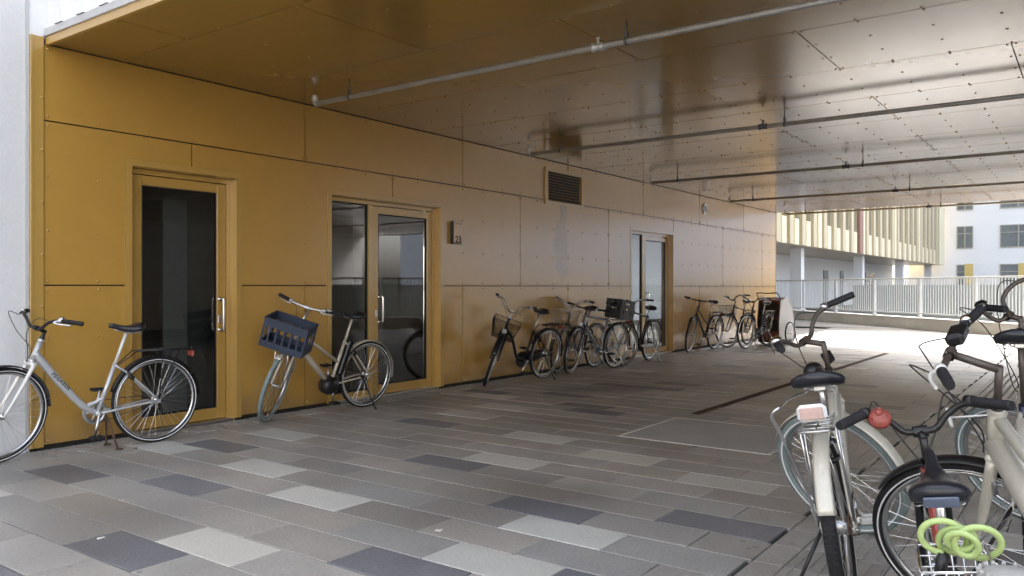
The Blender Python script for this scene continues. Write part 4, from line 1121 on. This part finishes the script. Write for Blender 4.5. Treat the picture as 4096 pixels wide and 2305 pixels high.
# green cable lock looped on the carrier
lk = thing('cable_lock', 'pale green coiled cable lock looped over the chrome carrier of the child bicycle', 'lock', bmat(M_) @ V((-.12, -.02, .65)), (0, 0, R_(12)))
def loopc(c, r, tilt, yaw, n=20, arc=1.0, ph=0):
    Q = Mx.Translation(c) @ Mx.Rotation(R_(yaw), 4, 'Z') @ Mx.Rotation(R_(tilt), 4, 'Y')
    return [Q @ V((r*math.cos(ph+2*math.pi*arc*i/n), r*math.sin(ph+2*math.pi*arc*i/n), 0)) for i in range(n+1)]
pts = []
for k in range(70):
    th = k/69*2*math.pi*4.2; rad = .034+.011*math.sin(th*.31+.5)
    cx_ = .0; cy_ = .034-.07*k/69+.012*math.sin(th*.5)
    q = Mx.Rotation(R_(72), 3, 'Y') @ V((rad*math.cos(th), rad*math.sin(th)*1.05, 0))
    pts.append(V((cx_, cy_, .0))+q+V((.018*math.sin(th*.27), 0, 0)))
MB().tube(cr(pts, 3), .0078, 10).build('cable', 'lock', lk)
mb = MB(); mb.tube([pts[0], pts[0]+V((.0, .01, -.06))], .014, 10); mb.build('lock_barrel', 'black', lk)

# unidentified orange and yellow object on an added stand, lower right corner
bx, by = pd(2548, 1.72)
ob = thing('corner_item', 'orange and yellow bag with a grey rim at the bottom right corner', 'item', (bx, by, .0))
ob.scale = (.72, .72, 1.19)
mb = MB(); mb.lathe([(.0, .36), (.07, .36), (.085, .40), (.09, .50), (.08, .505)], (0, 0, 0), (0, 0, 1), 24); mb.build('item_body', 'orange', ob)
mb = MB(); mb.lathe([(.082, .49), (.094, .49), (.094, .525), (.07, .535), (.0, .54)], (0, 0, 0), (0, 0, 1), 24); 
for k in range(18): mb.box((.088*math.cos(k*.349), .088*math.sin(k*.349), .532), (.012, .012, .012), None, .003)
mb.build('rim', 'iron', ob)
mb = MB(); mb.ell((-.06, -.0, .46), (.04, .055, .03), 12, 8); mb.build('yellow_patch', 'yellow', ob)
mb = MB(); mb.tube([(0, 0, 0), (0, 0, .36)], .012, 8); mb.lathe([(0, 0), (.08, 0), (.08, .012), (0, .014)], (0, 0, 0), (0, 0, 1), 16); mb.build('stand', 'black', ob)

# ------------------------------------------------------------------ child trailer
J = thing('child_trailer', 'red brown covered child bicycle trailer with push bar at the end of the wall', 'trailer', (17.5, 5.62, 0), (0, 0, R_(-6)))
mb = MB(); W2 = .24
prof = [(-.38, .12), (-.40, .50), (-.32, .96), (.02, 1.02), (.28, .78), (.40, .40), (.42, .12)]
mb.loft([[V((x, -W2, z)) for x, z in prof], [V((x, W2, z)) for x, z in prof]], True, False); mb.build('body', 'brownred', J)
mb = MB()
for s in (-1, 1):
    mb.tube([V((x, s*(W2+.006), z)) for x, z in prof], .011, 8, True)
    mb.loft([[V((x*.97, s*(W2+.002), .24+(z-.24)*.97+.01)) for x, z in prof], [V((x*.97, s*(W2+.005), .24+(z-.24)*.97+.01)) for x, z in prof]], True, False)
mb.build('side_panel', 'whitemetal', J)
mb = MB(); mb.loft([[V((-.405, -.22, .30)), V((-.405, .22, .30)), V((-.415, .22, .56)), V((-.415, -.22, .56))], [V((-.412, -.22, .30)), V((-.412, .22, .30)), V((-.425, .22, .56)), V((-.425, -.22, .56))]], True, False)
mb.loft([[V((-.402, -.21, .60)), V((-.402, .21, .60)), V((-.335, .21, .90)), V((-.335, -.21, .90))], [V((-.412, -.21, .60)), V((-.412, .21, .60)), V((-.345, .21, .90)), V((-.345, -.21, .90))]], True, False)
mb.build('window', 'black', J)
mb = MB(); mb.tube(cr([(-.30, -W2, .95), (-.42, -W2, 1.08), (-.45, -.2, 1.12), (-.45, 0, 1.11), (-.45, .2, 1.12), (-.42, W2, 1.08), (-.30, W2, .95)], 6), .012, 8); mb.build('push_bar', 'black', J)
for s in (-1, 1): add_wheel(J, Mx.Translation((.0, s*(W2+.07), .25)), .25, .018, 'tyre', 'alu', .02, False, 20, 'wheel')
mb = MB(); mb.tube([(.0, -W2-.06, .25), (0, W2+.06, .25)], .01, 8); mb.bb(-.40, .42, -W2, W2, .06, .115, .02); mb.tube([(.38, 0, .22), (.62, 0, .16)], .012, 8); mb.build('chassis', 'black', J)

# ------------------------------------------------------------------ beyond the passage
r0 = V((33.5, 10.9, 0)); r1 = V((19.6, -2.05, 0)); dv = (r1-r0); LL = dv.length; ang = math.atan2(dv.y, dv.x)
kw = thing('kerb_wall', 'low pale concrete wall under the railing beyond the passage', 'wall', r0, (0, 0, ang))
MB().bb(0, LL+8, 0, .35, -.05, .30, .01).build('wall_body', 'concrete', kw)
MB().bb(0, LL+8, -.03, .38, .3005, .33, .01).build('coping', 'concrete', kw)
rl = thing('railing', 'pale galvanised railing with upright bars on the low wall beyond the passage', 'railing', r0+V((0, 0, .33)), (0, 0, ang))
MB().bb(0, LL+8, .13, .19, 1.15, 1.20, .005).build('handrail', 'rail', rl)
MB().bb(0, LL+8, .14, .18, .10, .14).build('bottom_rail', 'rail', rl)
mb = MB()
k = 0
while k*.12 < LL+8:
    mb.bb(k*.12, k*.12+.026, .15, .17, .141, 1.149); k += 1
mb.build('bars', 'rail', rl)
k = 0
while k*2.4 < LL+8:
    mb = MB(); mb.bb(k*2.4-.04, k*2.4+.04, .12, .20, 0, 1.149); mb.box((k*2.4, .16, .012), (.14, .14, .02)); mb.build('post', 'rail', rl); k += 1
rw = thing('ramp_wall', 'light grey panelled ramp wall seen through the railing', 'wall', r0+V((2.4, -2.6, 0)), (0, 0, ang))
for k in range(12): MB().bb(k*2.2, k*2.2+2.17, 0, .15, .0, 1.32).build('wall_panel', 'ramp', rw)
bn = thing('banner', 'white banner with dark lettering hung on the railing at the right', 'banner', r0+dv.normalized()*15.0+V((0, 0, .5)), (0, 0, ang))
MB().bb(0, 2.6, .08, .10, .1, .78).build('banner_cloth', 'banner', bn)
textmesh('lettering', 'Tanne', .42, 'ink', Mx.Translation((.2, .078, .36)) @ Mx.Rotation(R_(90), 4, 'X'), bn, .001)

# courtyard surface
struct(MB().add([(26.0, -60, -.012), (140, -60, -.012), (140, 60, -.012), (26.0, 60, -.012)], [(0, 1, 2, 3)]).build('courtyard', 'court'))
mb = MB()
for x in (26.5, 31.5, 36.5): mb.bb(x, x+.15, -30, 9.8, -.012, -.006)
struct(mb.build('courtyard_channel', 'gbase'))

# building with gold fins
fb = thing('finned_building', 'raised building with gold and cream vertical fins seen beyond the passage', 'building', (22, 10.3, 0))
MB().bb(0, 52.5, .12, 14, 3.12, 15).build('upper_body', 'fargold', fb)
MB().bb(-.0, 52.5, .125, 14, 3.04, 3.115).build('soffit', 'brownsoffit', fb)
mb = MB(); mc = MB(); mg = MB(); ml = MB()
k = 0; x = .3
while x < 52:
    if k % 5 == 4: mc.bb(x, x+.55, -.10, .119, 3.05, 15)
    else:
        mc.bb(x, x+.62, -.06, .119, 3.05, 4.15); ml.bb(x+.60, x+.66, -.03, .118, 4.16, 15)
    mg.bb(x+.85, x+1.35, -.13, .117, 3.05, 15)
    x += 1.72; k += 1
mc.bb(0, 52.4, -.05, .1185, 3.0455, 3.0495)
mc.build('cream_fins', 'farcream', fb); mg.build('beige_fins', 'fargrey', fb); ml.build('joint_lines', 'farframe', fb)
MB().bb(23.5, 24.3, -.16, .116, 3.05, 15).build('downpipe_panel', 'farpink', fb)
MB().bb(50.2, 52.6, -.2, -.135, 3.05, 15).build('end_panel', 'farcream', fb)
MB().bb(0, 52, 3.6, 4, 0, 3.03).build('ground_floor_wall', 'farwhite', fb)
for xx in (15.5, 27.5, 39.5, 51.4): MB().bb(xx, xx+.5, .6, 1.1, 0, 3.03).build('column', 'farwhite', fb)
for (a, b) in ((17.5, 20.4), (30.5, 31.6), (34.6, 35.5), (42, 45)):
    MB().bb(a, b, 3.55, 3.598, .3 if a > 40 else 0, 2.3).build('window', 'farglass' if a > 25 else 'fargold', fb)
# white building
wb = thing('white_building', 'white apartment building with grey windows at the far right', 'building', (76, 0, 0))
MB().bb(0, 14, -60, 13, 0, 20).build('facade', 'farwhite', wb)
for fl in range(6):
    z0 = 1.25+3.18*fl
    for (ya, yb) in ((9.35, 8.15), (6.25, 3.7), (1.2, -1.2), (-4, -6.5), (-9, -11.5)):
        mb = MB(); mb.bb(-.02, -.004, yb, ya, z0, z0+1.85); o = mb.build('window', 'farglass', wb)
        mb = MB()
        for (p, q, r, s) in ((yb, ya, z0, z0+.08), (yb, ya, z0+1.77, z0+1.85), (yb, yb+.08, z0+.081, z0+1.769), (ya-.08, ya, z0+.081, z0+1.769), ((ya+yb)/2-.05, (ya+yb)/2+.05, z0+.081, z0+1.769)):
            mb.bb(-.06, -.021, p, q, r, s)
        mb.bb(-.058, -.0215, yb+.082, ya-.082, z0+1.2, z0+1.27)
        mb.build('window_frame', 'farframe', o)
        if fl == 0: MB().bb(-.08, -.061, yb, yb+.5*(ya-yb), z0-.2, z0+1.9).build('gold_panel', 'fargold', wb)

# houses on the camera side of the street (seen only in reflections)
hb = thing('street_building', 'pale building across the street behind the camera', 'building', (-16, 0, 0))
MB().bb(-8, 0, -40, 40, 0, 9).build('facade', 'concrete', hb)
for i in range(12):
    for j in range(3): MB().bb(.001, .02, -36+i*6, -33.5+i*6, 1+3*j, 2.8+3*j).build('window', 'farglass', hb)

# ------------------------------------------------------------------ light
w = bpy.data.worlds.new('World'); scene.world = w; w.use_nodes = True
nt = w.node_tree; bg = nt.nodes['Background']; sky = nt.nodes.new('ShaderNodeTexSky'); sky.sky_type = 'NISHITA'
SUN_EL, SUN_AZ = 50, 22      # azimuth measured from +X towards +Y
sky.sun_disc = False; sky.sun_elevation = R_(SUN_EL); sky.sun_rotation = R_(90-SUN_AZ); sky.air_density = 1.0; sky.dust_density = 5.0; sky.ozone_density = .6
bw = nt.nodes.new('ShaderNodeRGBToBW'); mxs = nt.nodes.new('ShaderNodeMix'); mxs.data_type = 'RGBA'; mxs.inputs['Factor'].default_value = .62   # hazy, nearly colourless sky
nt.links.new(sky.outputs[0], bw.inputs[0]); nt.links.new(sky.outputs[0], mxs.inputs['A']); nt.links.new(bw.outputs[0], mxs.inputs['B'])
nt.links.new(mxs.outputs['Result'], bg.inputs[0]); bg.inputs[1].default_value = .15
sd = bpy.data.lights.new('sun', 'SUN'); sd.energy = 1.15; sd.angle = R_(14); sd.color = (1, .95, .88)
so = bpy.data.objects.new('sun', sd); col.objects.link(so)
dvec = V((math.cos(R_(SUN_EL))*math.cos(R_(SUN_AZ)), math.cos(R_(SUN_EL))*math.sin(R_(SUN_AZ)), math.sin(R_(SUN_EL))))
so.rotation_euler = dvec.to_track_quat('Z', 'Y').to_euler()

# ------------------------------------------------------------------ camera
cam = bpy.data.cameras.new('camera'); cam.sensor_width = 36; cam.lens = 36*2016/2576; cam.shift_y = -3/2576; cam.clip_end = 600; cam.clip_start = .05
co = bpy.data.objects.new('camera', cam); col.objects.link(co); co.location = (0, 0, 1.25)
co.rotation_euler = (R_(90), 0, R_(36.04-90)); scene.camera = co
vs = scene.view_settings; vs.view_transform = 'Standard'; vs.look = 'None'; vs.exposure = 3.05; vs.gamma = 1
scene.render.resolution_x = 1024; scene.render.resolution_y = 576
